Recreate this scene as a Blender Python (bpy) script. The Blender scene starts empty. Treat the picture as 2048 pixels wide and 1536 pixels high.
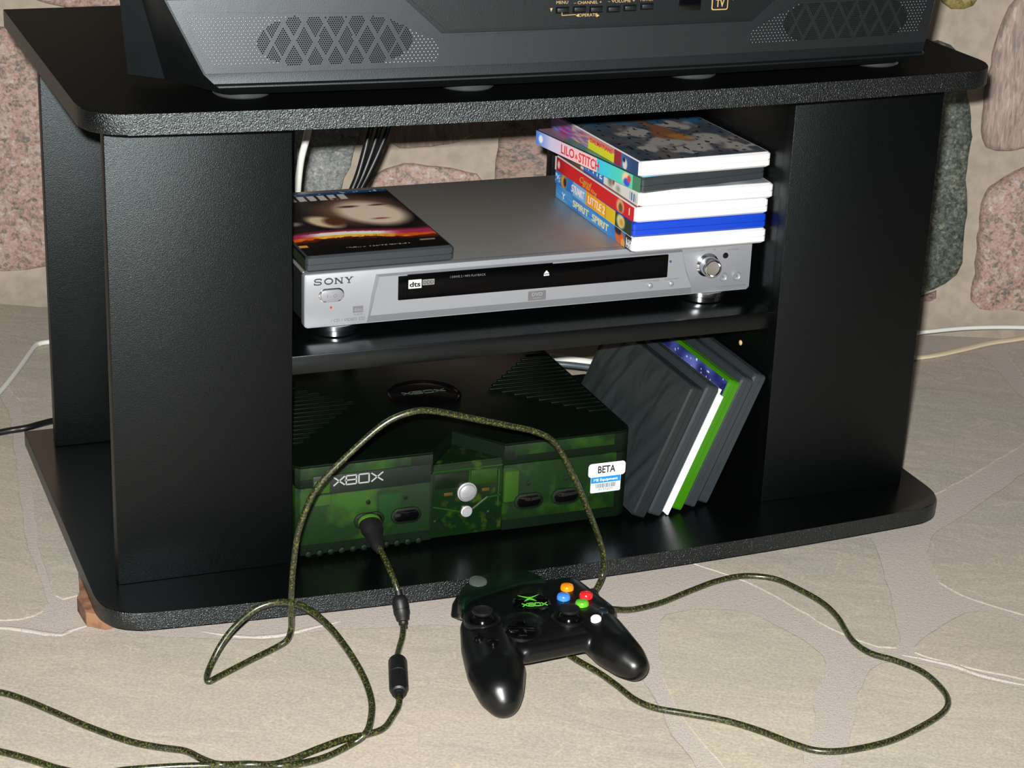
import bpy, bmesh, math, random
import numpy as np
from mathutils import Vector, Matrix, noise as mnoise
random.seed(7)
S = bpy.context.scene
COL = S.collection
U = 0.001                                   # all modelling below is in millimetres

# ---------------------------------------------------------------- camera, light, exposure
CAM = Vector((-264.45, -1548.60, 840.44))
R_ = Vector((0.93298, -0.357982, 0.0373675)); U_ = Vector((0.0959844, 0.34752, 0.932747)); F_ = Vector((0.346893, 0.866648, -0.35859))
FPX = 4173.77
cd = bpy.data.cameras.new('camera'); cam = bpy.data.objects.new('camera', cd); COL.objects.link(cam)
cd.sensor_width = 36; cd.lens = FPX*36/2048; cd.clip_start = .05; cd.clip_end = 50
M = Matrix(((R_.x, U_.x, -F_.x, CAM.x*U), (R_.y, U_.y, -F_.y, CAM.y*U), (R_.z, U_.z, -F_.z, CAM.z*U), (0, 0, 0, 1)))
cam.matrix_world = M
S.camera = cam
wd = bpy.data.worlds.new('world'); S.world = wd; wd.use_nodes = True
wd.node_tree.nodes['Background'].inputs[0].default_value = (.85, .95, 1, 1)
wd.node_tree.nodes['Background'].inputs[1].default_value = .035
ld = bpy.data.lights.new('camera_flash', 'AREA'); lo = bpy.data.objects.new('camera_flash', ld); COL.objects.link(lo)
ld.shape = 'RECTANGLE'; ld.size = .030; ld.size_y = .018; ld.energy = 49.0; ld.color = (.985, .99, .955); ld.spread = math.radians(150)
LM = M.copy(); LM.translation = (CAM + U_*46 - R_*22 - F_*10)*U
lo.matrix_world = LM
S.view_settings.view_transform = 'Standard'; S.view_settings.look = 'None'
S.view_settings.gamma = 1; S.view_settings.use_curve_mapping = False
S.view_settings.exposure = 0.0

def ray(u, v): return F_ + R_*((u-1024)/FPX) - U_*((v-768)/FPX)
def onz(u, v, z=0): d = ray(u, v); return CAM + d*((z-CAM.z)/d.z)      # where a sight line meets a level surface
def ony(u, v, y): d = ray(u, v); return CAM + d*((y-CAM.y)/d.y)        # ... or an upright one facing the room

# ---------------------------------------------------------------- materials
def lin(c):
    return tuple((x/255/12.92 if x/255 <= .04045 else ((x/255+.055)/1.055)**2.4) for x in c)
def nodes(m):
    m.use_nodes = True; nt = m.node_tree; return nt, nt.nodes['Principled BSDF']
def mat(name, rgb, rough=.5, metal=0, spec=.5, bump=None, speck=None, coat=0, emis=0, ior=1.5, tint=None):
    """rgb 0-255 sRGB; bump=(scale/m, strength, distance); speck=(scale, rgb2, lo, hi)"""
    m = bpy.data.materials.new(name); nt, b = nodes(m)
    c = lin(rgb)+(1,)
    if tint: b.inputs['Specular Tint'].default_value = tint+(1,)
    b.inputs['Base Color'].default_value = c; b.inputs['Roughness'].default_value = rough
    b.inputs['Metallic'].default_value = metal; b.inputs['Specular IOR Level'].default_value = spec
    b.inputs['IOR'].default_value = ior; b.inputs['Coat Weight'].default_value = coat; b.inputs['Coat Roughness'].default_value = .08
    if emis: b.inputs['Emission Color'].default_value = c; b.inputs['Emission Strength'].default_value = emis
    if bump or speck:
        tc = nt.nodes.new('ShaderNodeTexCoord')
    if speck:
        n = nt.nodes.new('ShaderNodeTexNoise'); n.inputs['Scale'].default_value = speck[0]; n.inputs['Detail'].default_value = 3
        r = nt.nodes.new('ShaderNodeValToRGB'); r.color_ramp.elements[0].position = speck[2]; r.color_ramp.elements[1].position = speck[3]
        r.color_ramp.elements[0].color = c; r.color_ramp.elements[1].color = lin(speck[1])+(1,)
        nt.links.new(tc.outputs['Object'], n.inputs['Vector']); nt.links.new(n.outputs['Fac'], r.inputs['Fac']); nt.links.new(r.outputs[0], b.inputs['Base Color'])
    if bump:
        n = nt.nodes.new('ShaderNodeTexNoise'); n.inputs['Scale'].default_value = bump[0]; n.inputs['Detail'].default_value = 2
        bp = nt.nodes.new('ShaderNodeBump'); bp.inputs['Strength'].default_value = bump[1]; bp.inputs['Distance'].default_value = bump[2]
        nt.links.new(tc.outputs['Object'], n.inputs['Vector']); nt.links.new(n.outputs['Fac'], bp.inputs['Height']); nt.links.new(bp.outputs[0], b.inputs['Normal'])
    return m
def print_mat(name, rough=.3):
    m = bpy.data.materials.new(name); nt, b = nodes(m)
    a = nt.nodes.new('ShaderNodeVertexColor'); a.layer_name = 'print'
    nt.links.new(a.outputs[0], b.inputs['Base Color']); b.inputs['Roughness'].default_value = rough
    return m
def glassy(name, tint, base, rough=.25, mix=.5, bump=None):
    """clear tinted plastic film or moulding: part see-through, part glossy body colour"""
    m = bpy.data.materials.new(name); nt, b = nodes(m)
    b.inputs['Base Color'].default_value = lin(base)+(1,); b.inputs['Roughness'].default_value = rough
    t = nt.nodes.new('ShaderNodeBsdfTransparent'); t.inputs[0].default_value = tint+(1,)
    mx = nt.nodes.new('ShaderNodeMixShader'); mx.inputs[0].default_value = mix
    nt.links.new(t.outputs[0], mx.inputs[1]); nt.links.new(b.outputs[0], mx.inputs[2])
    nt.links.new(mx.outputs[0], nt.nodes['Material Output'].inputs[0])
    if bump:
        tc = nt.nodes.new('ShaderNodeTexCoord'); mp = nt.nodes.new('ShaderNodeMapping'); mp.inputs['Scale'].default_value = bump[3]
        n = nt.nodes.new('ShaderNodeTexNoise'); n.inputs['Scale'].default_value = bump[0]; n.inputs['Detail'].default_value = 3; n.inputs['Distortion'].default_value = .6
        bp = nt.nodes.new('ShaderNodeBump'); bp.inputs['Strength'].default_value = bump[1]; bp.inputs['Distance'].default_value = bump[2]
        nt.links.new(tc.outputs['Object'], mp.inputs[0]); nt.links.new(mp.outputs[0], n.inputs['Vector']); nt.links.new(n.outputs['Fac'], bp.inputs['Height']); nt.links.new(bp.outputs[0], b.inputs['Normal'])
    return m

def stone_mat(name, cols, scale, crystal=.5, bump=.5, rough=.6, stretch=(1, 1, 1)):
    """granite: large mineral patches broken by fine crystals"""
    m = bpy.data.materials.new(name); nt, b = nodes(m); N = nt.nodes.new; L = nt.links.new
    tc = N('ShaderNodeTexCoord'); mp = N('ShaderNodeMapping'); mp.inputs['Scale'].default_value = stretch; L(tc.outputs['Object'], mp.inputs[0])
    n1 = N('ShaderNodeTexNoise'); n1.inputs['Scale'].default_value = scale; n1.inputs['Detail'].default_value = 5; n1.inputs['Roughness'].default_value = .82; n1.inputs['Distortion'].default_value = .7
    n2 = N('ShaderNodeTexVoronoi'); n2.inputs['Scale'].default_value = scale*3.2
    n3 = N('ShaderNodeTexNoise'); n3.inputs['Scale'].default_value = scale*5; n3.inputs['Detail'].default_value = 3
    for n in (n1, n2, n3): L(mp.outputs[0], n.inputs['Vector'])
    r = N('ShaderNodeValToRGB'); r.color_ramp.interpolation = 'LINEAR'
    while len(r.color_ramp.elements) < len(cols): r.color_ramp.elements.new(.5)
    for i, (p, c) in enumerate(cols): r.color_ramp.elements[i].position = p; r.color_ramp.elements[i].color = lin(c)+(1,)
    mm = N('ShaderNodeMix'); mm.data_type = 'FLOAT'; mm.inputs[0].default_value = crystal
    L(n1.outputs['Fac'], mm.inputs[2]); sp = N('ShaderNodeSeparateColor'); L(n2.outputs['Color'], sp.inputs[0]); L(sp.outputs[0], mm.inputs[3])
    m2 = N('ShaderNodeMix'); m2.data_type = 'FLOAT'; m2.inputs[0].default_value = .35; L(mm.outputs[0], m2.inputs[2]); L(n3.outputs['Fac'], m2.inputs[3])
    L(m2.outputs[0], r.inputs['Fac']); L(r.outputs[0], b.inputs['Base Color'])
    bp = N('ShaderNodeBump'); bp.inputs['Strength'].default_value = bump; bp.inputs['Distance'].default_value = .003
    L(m2.outputs[0], bp.inputs['Height']); L(bp.outputs[0], b.inputs['Normal']); b.inputs['Roughness'].default_value = rough
    return m
def flag_mat(name, base, alt, vein, seed=0):
    """riven slate-like flagstone: soft colour drift, thin pale and dark cleavage ripples running along the bedding"""
    m = bpy.data.materials.new(name); nt, b = nodes(m); N = nt.nodes.new; L = nt.links.new
    tc = N('ShaderNodeTexCoord'); mp = N('ShaderNodeMapping'); mp.inputs['Rotation'].default_value = (0, 0, math.radians(34)); mp.inputs['Location'].default_value = (seed, seed*.7, 0)
    L(tc.outputs['Object'], mp.inputs[0])
    mp2 = N('ShaderNodeMapping'); mp2.inputs['Scale'].default_value = (1, 2.1, 1); L(mp.outputs[0], mp2.inputs[0])
    n1 = N('ShaderNodeTexNoise'); n1.inputs['Scale'].default_value = 5; n1.inputs['Detail'].default_value = 6; n1.inputs['Roughness'].default_value = .62; L(mp2.outputs[0], n1.inputs['Vector'])
    n2 = N('ShaderNodeTexNoise'); n2.inputs['Scale'].default_value = 10; n2.inputs['Detail'].default_value = 7; n2.inputs['Distortion'].default_value = .9; L(mp2.outputs[0], n2.inputs['Vector'])
    n3 = N('ShaderNodeTexNoise'); n3.inputs['Scale'].default_value = 420; n3.inputs['Detail'].default_value = 2; L(mp.outputs[0], n3.inputs['Vector'])
    r1 = N('ShaderNodeValToRGB'); r1.color_ramp.elements[0].position = .35; r1.color_ramp.elements[1].position = .65
    r1.color_ramp.elements[0].color = lin(base)+(1,); r1.color_ramp.elements[1].color = lin(alt)+(1,); L(n1.outputs['Fac'], r1.inputs['Fac'])
    rv = N('ShaderNodeValToRGB'); rv.color_ramp.elements[0].position = .488; rv.color_ramp.elements[0].color = (0, 0, 0, 1)
    e = rv.color_ramp.elements; e[1].position = .5; e[1].color = (1, 1, 1, 1); x = e.new(.512); x.color = (0, 0, 0, 1); L(n2.outputs['Fac'], rv.inputs['Fac'])
    mx = N('ShaderNodeMix'); mx.data_type = 'RGBA'; L(r1.outputs[0], mx.inputs[6]); mx.inputs[7].default_value = lin(vein)+(1,)
    mu = N('ShaderNodeMath'); mu.operation = 'MULTIPLY'; mu.inputs[1].default_value = .4; L(rv.outputs[0], mu.inputs[0]); L(mu.outputs[0], mx.inputs[0])
    mg = N('ShaderNodeMix'); mg.data_type = 'RGBA'; mg.blend_type = 'OVERLAY'; mg.inputs[0].default_value = .35; L(mx.outputs[2], mg.inputs[6]); L(n3.outputs['Fac'], mg.inputs[7])
    L(mg.outputs[2], b.inputs['Base Color'])
    ad = N('ShaderNodeMath'); ad.operation = 'MULTIPLY_ADD'; ad.inputs[1].default_value = .8; L(n2.outputs['Fac'], ad.inputs[0]); L(n1.outputs['Fac'], ad.inputs[2])
    bp = N('ShaderNodeBump'); bp.inputs['Strength'].default_value = .30; bp.inputs['Distance'].default_value = .0045; L(ad.outputs[0], bp.inputs['Height']); L(bp.outputs[0], b.inputs['Normal'])
    b.inputs['Roughness'].default_value = .72; b.inputs['Specular IOR Level'].default_value = .3
    return m

BL = mat('black_laminate', (1, 2, 2), .39, spec=.37, bump=(1300, .42, .0007), tint=(.86, .96, 1.0))
BLS = mat('black_laminate_smooth', (3, 4, 4), .27, spec=.5, bump=(900, .12, .0004), tint=(.86, .96, 1.0))
BLT = mat('black_laminate_top', (1, 2, 2), .6, spec=.09, bump=(1300, .5, .0008))
BLE = mat('black_laminate_edge', (2, 3, 3), .33, ior=1.8, bump=(900, .9, .001), tint=(.86, .96, 1.0))
TVB = mat('tv_black_plastic', (6, 8, 9), .44, ior=1.6, bump=(1400, .25, .0004), tint=(.86, .96, 1.0))
TVG = mat('tv_grey_plastic', (11, 12, 14), .39, ior=2.0, tint=(.86, .93, 1.0), bump=(1400, .2, .0003))
TVH = mat('tv_grille_dots_lit', (70, 74, 82), .35, ior=2.2)  # paler grey paints the light caught on the left grille
HOLE = mat('black_hole', (4, 5, 5), .8, spec=.1)
GOLD = mat('gold_lettering', (170, 140, 92), .5)
SIL = mat('silver_plastic', (142, 144, 150), .36, metal=.3, spec=.5)
SILD = mat('silver_shade_plastic', (128, 130, 136), .4, metal=.25)
CHR = mat('chrome', (220, 220, 225), .14, metal=1)
DVT = mat('player_top_metal', (168, 164, 158), .42, metal=.7, bump=(1600, .3, .0004))
DVS = mat('player_side_metal', (24, 26, 27), .5, metal=.2)
GLB = mat('gloss_black', (5, 5, 6), .12)
INK = mat('grey_ink', (95, 95, 98), .6)
WINK = mat('white_ink', (225, 225, 225), .6)
SATIN = mat('satin_black_plastic', (5, 6, 6), .34, spec=.5)
SOFT = mat('matt_black_rubber', (12, 13, 13), .5)
MORT = mat('mortar', (186, 176, 168), .9, spec=.2, bump=(420, .35, .0012), speck=(760, (132, 120, 112), .56, .74))
WMORT = mat('wall_mortar', (168, 155, 140), .9, spec=.2, bump=(90, .4, .002), speck=(60, (152, 142, 130), .4, .7))
WHITE = mat('white_plastic', (206, 206, 208), .35)
BLUE = mat('blue_plastic', (6, 56, 172), .35)
GREYC = mat('charcoal_plastic', (44, 49, 53), .4)
GREYC2 = mat('charcoal_plastic_dark', (30, 33, 36), .42)
GREENC = mat('green_plastic', (52, 112, 10), .28)
PRN = print_mat('printed_paper_under_film', .32)
PAPER = mat('white_paper', (240, 240, 240), .6)

# ---------------------------------------------------------------- object helpers
ROOTLOC = {}
def prop(o, label=None, cat=None, group=None, kind=None):
    if label: o['label'] = label
    if cat: o['category'] = cat
    if group: o['group'] = group
    if kind: o['kind'] = kind
    return o
def thing(name, label, cat, loc=(0, 0, 0), group=None, rot=None):
    o = bpy.data.objects.new(name, None); COL.objects.link(o); o.location = Vector(loc)*U; o.empty_display_size = .03
    if rot: o.rotation_euler = rot
    ROOTLOC[o.name] = Vector(loc)
    return prop(o, label, cat, group)
def rootof(p):
    while p.parent: p = p.parent
    return p
def mk(name, bm, m, parent=None, smooth=False, local=False, angle=40):
    """link a bmesh (mm). World-coordinate meshes are stored relative to their thing's base"""
    if not local and parent is not None:
        o0 = ROOTLOC.get(rootof(parent).name, Vector())
        bmesh.ops.translate(bm, verts=bm.verts, vec=-o0)
    bmesh.ops.scale(bm, vec=(U, U, U), verts=bm.verts)
    bmesh.ops.recalc_face_normals(bm, faces=bm.faces)
    me = bpy.data.meshes.new(name); bm.to_mesh(me); bm.free()
    for x in (m if isinstance(m, (list, tuple)) else [m]): me.materials.append(x)
    if smooth:
        me.polygons.foreach_set('use_smooth', [True]*len(me.polygons))
        me.set_sharp_from_angle(angle=math.radians(angle))
    o = bpy.data.objects.new(name, me); COL.objects.link(o)
    if parent: o.parent = parent
    return o
def box(bm, x0, x1, y0, y1, z0, z1, bev=0, seg=2):
    vs = [bm.verts.new((x, y, z)) for z in (z0, z1) for (x, y) in ((x0, y0), (x1, y0), (x1, y1), (x0, y1))]
    fs = [bm.faces.new([vs[i] for i in f]) for f in ((3, 2, 1, 0), (4, 5, 6, 7), (0, 1, 5, 4), (1, 2, 6, 5), (2, 3, 7, 6), (3, 0, 4, 7))]
    if bev:
        es = set(e for f in fs for e in f.edges)
        bmesh.ops.bevel(bm, geom=list(es), offset=bev, segments=seg, affect='EDGES', profile=.5)
    return bm
def B(): return bmesh.new()
def bx(name, m, parent, x0, x1, y0, y1, z0, z1, bev=.8, **k):
    return mk(name, box(B(), x0, x1, y0, y1, z0, z1, bev), m, parent, smooth=bev > 0, **k)
def prism(bm, poly, a, b, axis='z', bev=0, seg=2):
    """extrude an outline between a and b along axis; outline given in the two other axes"""
    def P(p, h):
        return (p[0], p[1], h) if axis == 'z' else ((p[0], h, p[1]) if axis == 'y' else (h, p[0], p[1]))
    v0 = [bm.verts.new(P(p, a)) for p in poly]; v1 = [bm.verts.new(P(p, b)) for p in poly]; n = len(poly)
    f0 = bm.faces.new(v0[::-1]); f1 = bm.faces.new(v1)
    for i in range(n): bm.faces.new([v0[i], v0[(i+1) % n], v1[(i+1) % n], v1[i]])
    if bev:
        es = list(set(list(f0.edges)+list(f1.edges)))
        bmesh.ops.bevel(bm, geom=es, offset=bev, segments=seg, affect='EDGES', profile=.5)
    return bm
def px_(name, m, parent, poly, a, b, axis='z', bev=.6, **k):
    return mk(name, prism(B(), poly, a, b, axis, bev), m, parent, smooth=bev > 0, **k)
def rrect(x0, x1, y0, y1, r, n=5):
    out = []
    for cx, cy, a0 in ((x1-r, y0+r, -90), (x1-r, y1-r, 0), (x0+r, y1-r, 90), (x0+r, y0+r, 180)):
        for i in range(n+1):
            a = math.radians(a0+90*i/n); out.append((cx+r*math.cos(a), cy+r*math.sin(a)))
    return out
def circ(cx, cy, r, n=24, ry=None): return [(cx+r*math.cos(2*math.pi*i/n), cy+(ry or r)*math.sin(2*math.pi*i/n)) for i in range(n)]
def frame(t):
    t = Vector(t).normalized(); a = Vector((0, 0, 1)) if abs(t.z) < .9 else Vector((1, 0, 0))
    u = t.cross(a).normalized(); return u, t.cross(u).normalized(), t
def lathe(bm, prof, org, axis, n=28, sy=1):
    """prof = [(radius, height along axis)]"""
    u, v, t = frame(axis); org = Vector(org); rings = []
    for r, h in prof:
        rings.append([bm.verts.new(org+t*h+u*(r*math.cos(2*math.pi*i/n))+v*(r*sy*math.sin(2*math.pi*i/n))) for i in range(n)] if r > 1e-4 else [bm.verts.new(org+t*h)])
    for A, Bq in zip(rings[:-1], rings[1:]):
        for i in range(n):
            if len(A) > 1 and len(Bq) > 1: bm.faces.new([A[i], A[(i+1) % n], Bq[(i+1) % n], Bq[i]])
            elif len(A) > 1: bm.faces.new([A[i], A[(i+1) % n], Bq[0]])
            elif len(Bq) > 1: bm.faces.new([A[0], Bq[(i+1) % n], Bq[i]])
    return bm
def spline(pts, k=8):
    P = [Vector(p) for p in pts]; P = [P[0]*2-P[1]]+P+[P[-1]*2-P[-2]]; out = []
    for i in range(1, len(P)-2):
        for j in range(k):
            t = j/k; a, b, c, d = P[i-1], P[i], P[i+1], P[i+2]
            out.append(.5*((2*b)+(c-a)*t+(2*a-5*b+4*c-d)*t*t+(3*b-a-3*c+d)*t*t*t))
    out.append(P[-2]); return out
def tube(bm, pts, r, n=10, flat=1):
    rings = []; nrm = None
    for i, p in enumerate(pts):
        t = (pts[min(i+1, len(pts)-1)]-pts[max(i-1, 0)]).normalized()
        if nrm is None: nrm = frame(t)[0]
        nrm = (nrm-t*nrm.dot(t)).normalized(); b = t.cross(nrm)
        rr = r(i/(len(pts)-1)) if callable(r) else r
        rings.append([bm.verts.new(p+nrm*(rr*math.cos(2*math.pi*j/n))+b*(rr*math.sin(2*math.pi*j/n))) for j in range(n)])
        if flat != 1:
            for v in rings[-1]: v.co.z = p.z+(v.co.z-p.z)*flat
    for A, Bq in zip(rings[:-1], rings[1:]):
        for j in range(n): bm.faces.new([A[j], A[(j+1) % n], Bq[(j+1) % n], Bq[j]])
    bm.faces.new(rings[0][::-1]); bm.faces.new(rings[-1]); return bm
def text(name, s, org, xd, yd, h, m, parent, w=None, depth=.15, bold=0, align='C', local=False, shear=0):
    """raised or inked lettering; h = cap height, w = total width (mm)"""
    cu = bpy.data.curves.new(name, 'FONT'); cu.body = s; cu.size = 1; cu.extrude = .01; cu.offset = bold; cu.shear = shear; cu.resolution_u = 3
    t = bpy.data.objects.new(name, cu); COL.objects.link(t); dg = bpy.context.evaluated_depsgraph_get()
    me = bpy.data.meshes.new_from_object(t.evaluated_get(dg)); bpy.data.objects.remove(t); bpy.data.curves.remove(cu)
    bm = B(); bm.from_mesh(me); bpy.data.meshes.remove(me)
    xs = [v.co.x for v in bm.verts]; ys = [v.co.y for v in bm.verts]
    x0, x1, y1 = min(xs), max(xs), max(ys)
    sy = h/max(y1, .3); sx = (w/(x1-x0)) if w else sy
    xd = Vector(xd).normalized(); yd = Vector(yd).normalized(); zd = xd.cross(yd); org = Vector(org)
    off = {'C': (x0+x1)/2, 'L': x0, 'R': x1}[align]
    for v in bm.verts: v.co = org+xd*((v.co.x-off)*sx)+yd*(v.co.y*sy)+zd*((v.co.z/.01+1)*.5*depth)
    return mk(name, bm, m, parent, local=local)
def strokes(bm, segs, th, org, xd, yd, depth=.2):
    """lettering drawn as bars: segs = [((x,y),(x,y))]"""
    xd = Vector(xd).normalized(); yd = Vector(yd).normalized(); zd = xd.cross(yd); org = Vector(org)
    for (a, b) in segs:
        a = Vector(a); b = Vector(b); t = (b-a).normalized(); n = Vector((-t.y, t.x))*th/2
        q = [a-n, b-n, b+n, a+n]
        v0 = [bm.verts.new(org+xd*p.x+yd*p.y) for p in q]; v1 = [bm.verts.new(org+xd*p.x+yd*p.y+zd*depth) for p in q]
        bm.faces.new(v0[::-1]); bm.faces.new(v1)
        for i in range(4): bm.faces.new([v0[i], v0[(i+1) % 4], v1[(i+1) % 4], v1[i]])
    return bm
def grid_print(name, org, xd, yd, w, h, nx, ny, fn, parent, m=PRN, th=.25):
    """a flat printed sheet; fn(u,v)->sRGB gives its colours"""
    xd = Vector(xd); yd = Vector(yd); org = Vector(org); zd = xd.cross(yd)
    bm = B(); cl = bm.verts.layers.float_color.new('print')
    g = [[None]*(nx+1) for _ in range(ny+1)]
    for j in range(ny+1):
        for i in range(nx+1):
            u, v = i/nx, j/ny; q = bm.verts.new(org+xd*(u*w)+yd*(v*h)+zd*th)
            c = fn(u, v); q[cl] = lin([max(0, min(255, x)) for x in c])+(1,); g[j][i] = q
    for j in range(ny):
        for i in range(nx): bm.faces.new([g[j][i], g[j][i+1], g[j+1][i+1], g[j+1][i]])
    rim = [g[0][i] for i in range(nx+1)]+[g[j][nx] for j in range(1, ny+1)]+[g[ny][i] for i in range(nx-1, -1, -1)]+[g[j][0] for j in range(ny-1, 0, -1)]
    low = []
    for q in rim:
        z = bm.verts.new(q.co-zd*th); z[cl] = q[cl]; low.append(z)
    for i in range(len(rim)): bm.faces.new([rim[i], low[i], low[(i+1) % len(rim)], rim[(i+1) % len(rim)]])
    return mk(name, bm, m, parent, local=True)

# ---------------------------------------------------------------- floor of flagstones in mortar
floor = mk('floor', box(B(), -900, 2300, -1700, 1500, -30, -1.2), MORT); prop(floor, kind='structure')
def resample(poly, step, jit, seed):
    rnd = random.Random(seed); out = []; n = len(poly)
    for i in range(n):
        a, b = Vector(poly[i]), Vector(poly[(i+1) % n]); k = max(1, int((b-a).length/step))
        for j in range(k): out.append(a.lerp(b, j/k))
    for _ in range(1):
        out = [(out[i-1]+out[i]*2+out[(i+1) % len(out)])/4 for i in range(len(out))]
    return [p+Vector((rnd.uniform(-jit, jit), rnd.uniform(-jit, jit))) for p in out]
def flagstone(pix, m, seed, world=None):
    poly = world or [tuple(onz(u, v, 0))[:2] for u, v in pix]
    o = resample(poly, 13, 1.1, seed); c = sum(o, Vector((0, 0)))/len(o); bm = B()
    rings = []
    for ins, z in ((0, -6), (0, -.9), (1.3, -.45)):
        ring = []
        for p in o:
            d = (c-p); q = p+d.normalized()*ins; ring.append(bm.verts.new((q.x, q.y, z)))
        rings.append(ring)
    n = len(o)
    for A, Bq in zip(rings[:-1], rings[1:]):
        for i in range(n): bm.faces.new([A[i], A[(i+1) % n], Bq[(i+1) % n], Bq[i]])
    f = bm.faces.new(rings[-1]); bmesh.ops.triangulate(bm, faces=[f])
    return mk('flagstone', bm, m, floor, local=True)
FA = flag_mat('flagstone_cream', (176, 167, 153), (187, 175, 160), (206, 192, 168), 0)
FB = flag_mat('flagstone_grey', (174, 167, 156), (184, 173, 161), (208, 196, 174), 3)
FC = flag_mat('flagstone_sand', (180, 172, 155), (190, 179, 162), (210, 198, 170), 5)
flags = [
 (FA, [(-260, 1262), (60, 1272), (120, 1272), (172, 1258), (300, 1270), (450, 1277), (560, 1277), (640, 1258), (760, 1254), (870, 1246), (1000, 1262), (1110, 1256), (1200, 1276), (1262, 1310), (1290, 1365), (1330, 1430), (1345, 1470), (1400, 1536), (1430, 1640), (-300, 1640)]),
 (FB, [(1375, 1125), (1745, 1069), (1763, 1127), (1781, 1185), (1795, 1252), (1808, 1301), (1750, 1294), (1661, 1256), (1571, 1203), (1495, 1163), (1428, 1138)]),
 (FC, [(1322, 1226), (1400, 1214), (1504, 1221), (1571, 1261), (1616, 1279), (1661, 1323), (1650, 1350), (1625, 1386), (1634, 1448), (1612, 1490), (1598, 1560), (1600, 1640), (1480, 1640), (1455, 1540), (1400, 1480), (1350, 1420), (1318, 1330)]),
 (FC, [(1737, 1337), (1760, 1322), (1795, 1316), (1906, 1339), (2000, 1365), (2200, 1420), (2200, 1660), (1660, 1660), (1687, 1502), (1705, 1453), (1714, 1386)]),
 (FA, [(1817, 1303), (1839, 1279), (1884, 1247), (1929, 1222), (1987, 1221), (2048, 1243), (2200, 1300), (2200, 1395), (2048, 1357), (1929, 1333)]),
 (FB, [(1862, 1069), (1906, 1042), (1973, 997), (2048, 944), (2220, 830), (2250, 1290), (2048, 1228), (1942, 1199), (1875, 1165), (1853, 1105)]),
 (FB, [(1500, 740), (1835, 712), (1890, 704), (1950, 698), (1996, 738), (2020, 770), (2046, 795), (2120, 836), (2048, 888), (1960, 940), (1876, 986), (1800, 1004), (1640, 1000), (1500, 900)]),
 (FB, [(-260, 596), (150, 594), (260, 640), (300, 900), (262, 1100), (166, 1188), (118, 1206), (96, 1160), (75, 1080), (55, 900), (40, 800), (-10, 745), (-260, 735)]),
 (FA, [(-260, 770), (-10, 770), (20, 830), (34, 930), (52, 1080), (88, 1170), (96, 1222), (40, 1240), (-260, 1228)]),
 (FB, [(2012, 706), (2048, 690), (2260, 650), (2300, 800), (2150, 812), (2070, 782), (2040, 745)]),
 (FA, [(330, 640), (820, 610), (1180, 640), (1440, 730), (1440, 900), (1000, 960), (520, 1020), (330, 900)]),
 (FC, [(330, 1060), (700, 1020), (1200, 980), (1560, 1010), (1500, 1080), (1300, 1110), (800, 1190), (360, 1230), (220, 1200)]),
]
for i, (m, p) in enumerate(flags): flagstone(p, m, i)
flagstone(None, FA, 40, [(-700, -1000), (-60, -1000), (-60, -560), (-190, -240), (-700, -170)])
flagstone(None, FB, 41, [(-20, -1000), (900, -1000), (820, -620), (380, -560), (120, -520), (10, -560)])
flagstone(None, FC, 42, [(960, -900), (1900, -900), (1900, 60), (1250, 20), (960, -380)])
flagstone(None, FA, 43, [(-850, -150), (-330, -150), (-300, 420), (-400, 800), (-850, 800)])
# thin pale ridges of trowelled mortar that ride up on the stone edges
def ridge(pix, r=2.2):
    p = spline([onz(u, v, -1.2) for u, v in pix], 6)
    for q in p: q.z += mnoise.noise(q*.05)*.8
    mk('mortar_ridge', tube(B(), p, lambda t: r*(.35+.65*math.sin(math.pi*min(max(t, .02), .98))), 7, flat=.45), MORT, floor, smooth=True, local=True)
ridge([(-80, 1252), (0, 1256), (60, 1262), (118, 1271), (140, 1262), (172, 1252)], 3.5)
ridge([(400, 1262), (470, 1272), (540, 1273), (600, 1262), (680, 1244)], 3)
ridge([(1805, 1310), (1900, 1330), (1980, 1356), (2060, 1372)], 3)

# ---------------------------------------------------------------- the fieldstone wall behind
WA = math.radians(-20.5); WX = Vector((math.cos(WA), math.sin(WA), 0)); WN = Vector((math.sin(WA), -math.cos(WA), 0)); W0 = Vector((75, 932, 0))
def onwall(u, v):
    d = ray(u, v); t = (W0-CAM).dot(WN)/d.dot(WN); p = CAM+d*t; return ((p-W0).dot(WX), p.z)
def W3(s, z, o): return W0+WX*s+Vector((0, 0, z))+WN*o
bm = B()
for s in (-900, 2000):
    for z in (-30, 1250):
        for o in (0, -120): bm.verts.new(W3(s, z, o))
bmesh.ops.convex_hull(bm, input=bm.verts)
wall = mk('wall_back', bm, WMORT); prop(wall, kind='structure')
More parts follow.
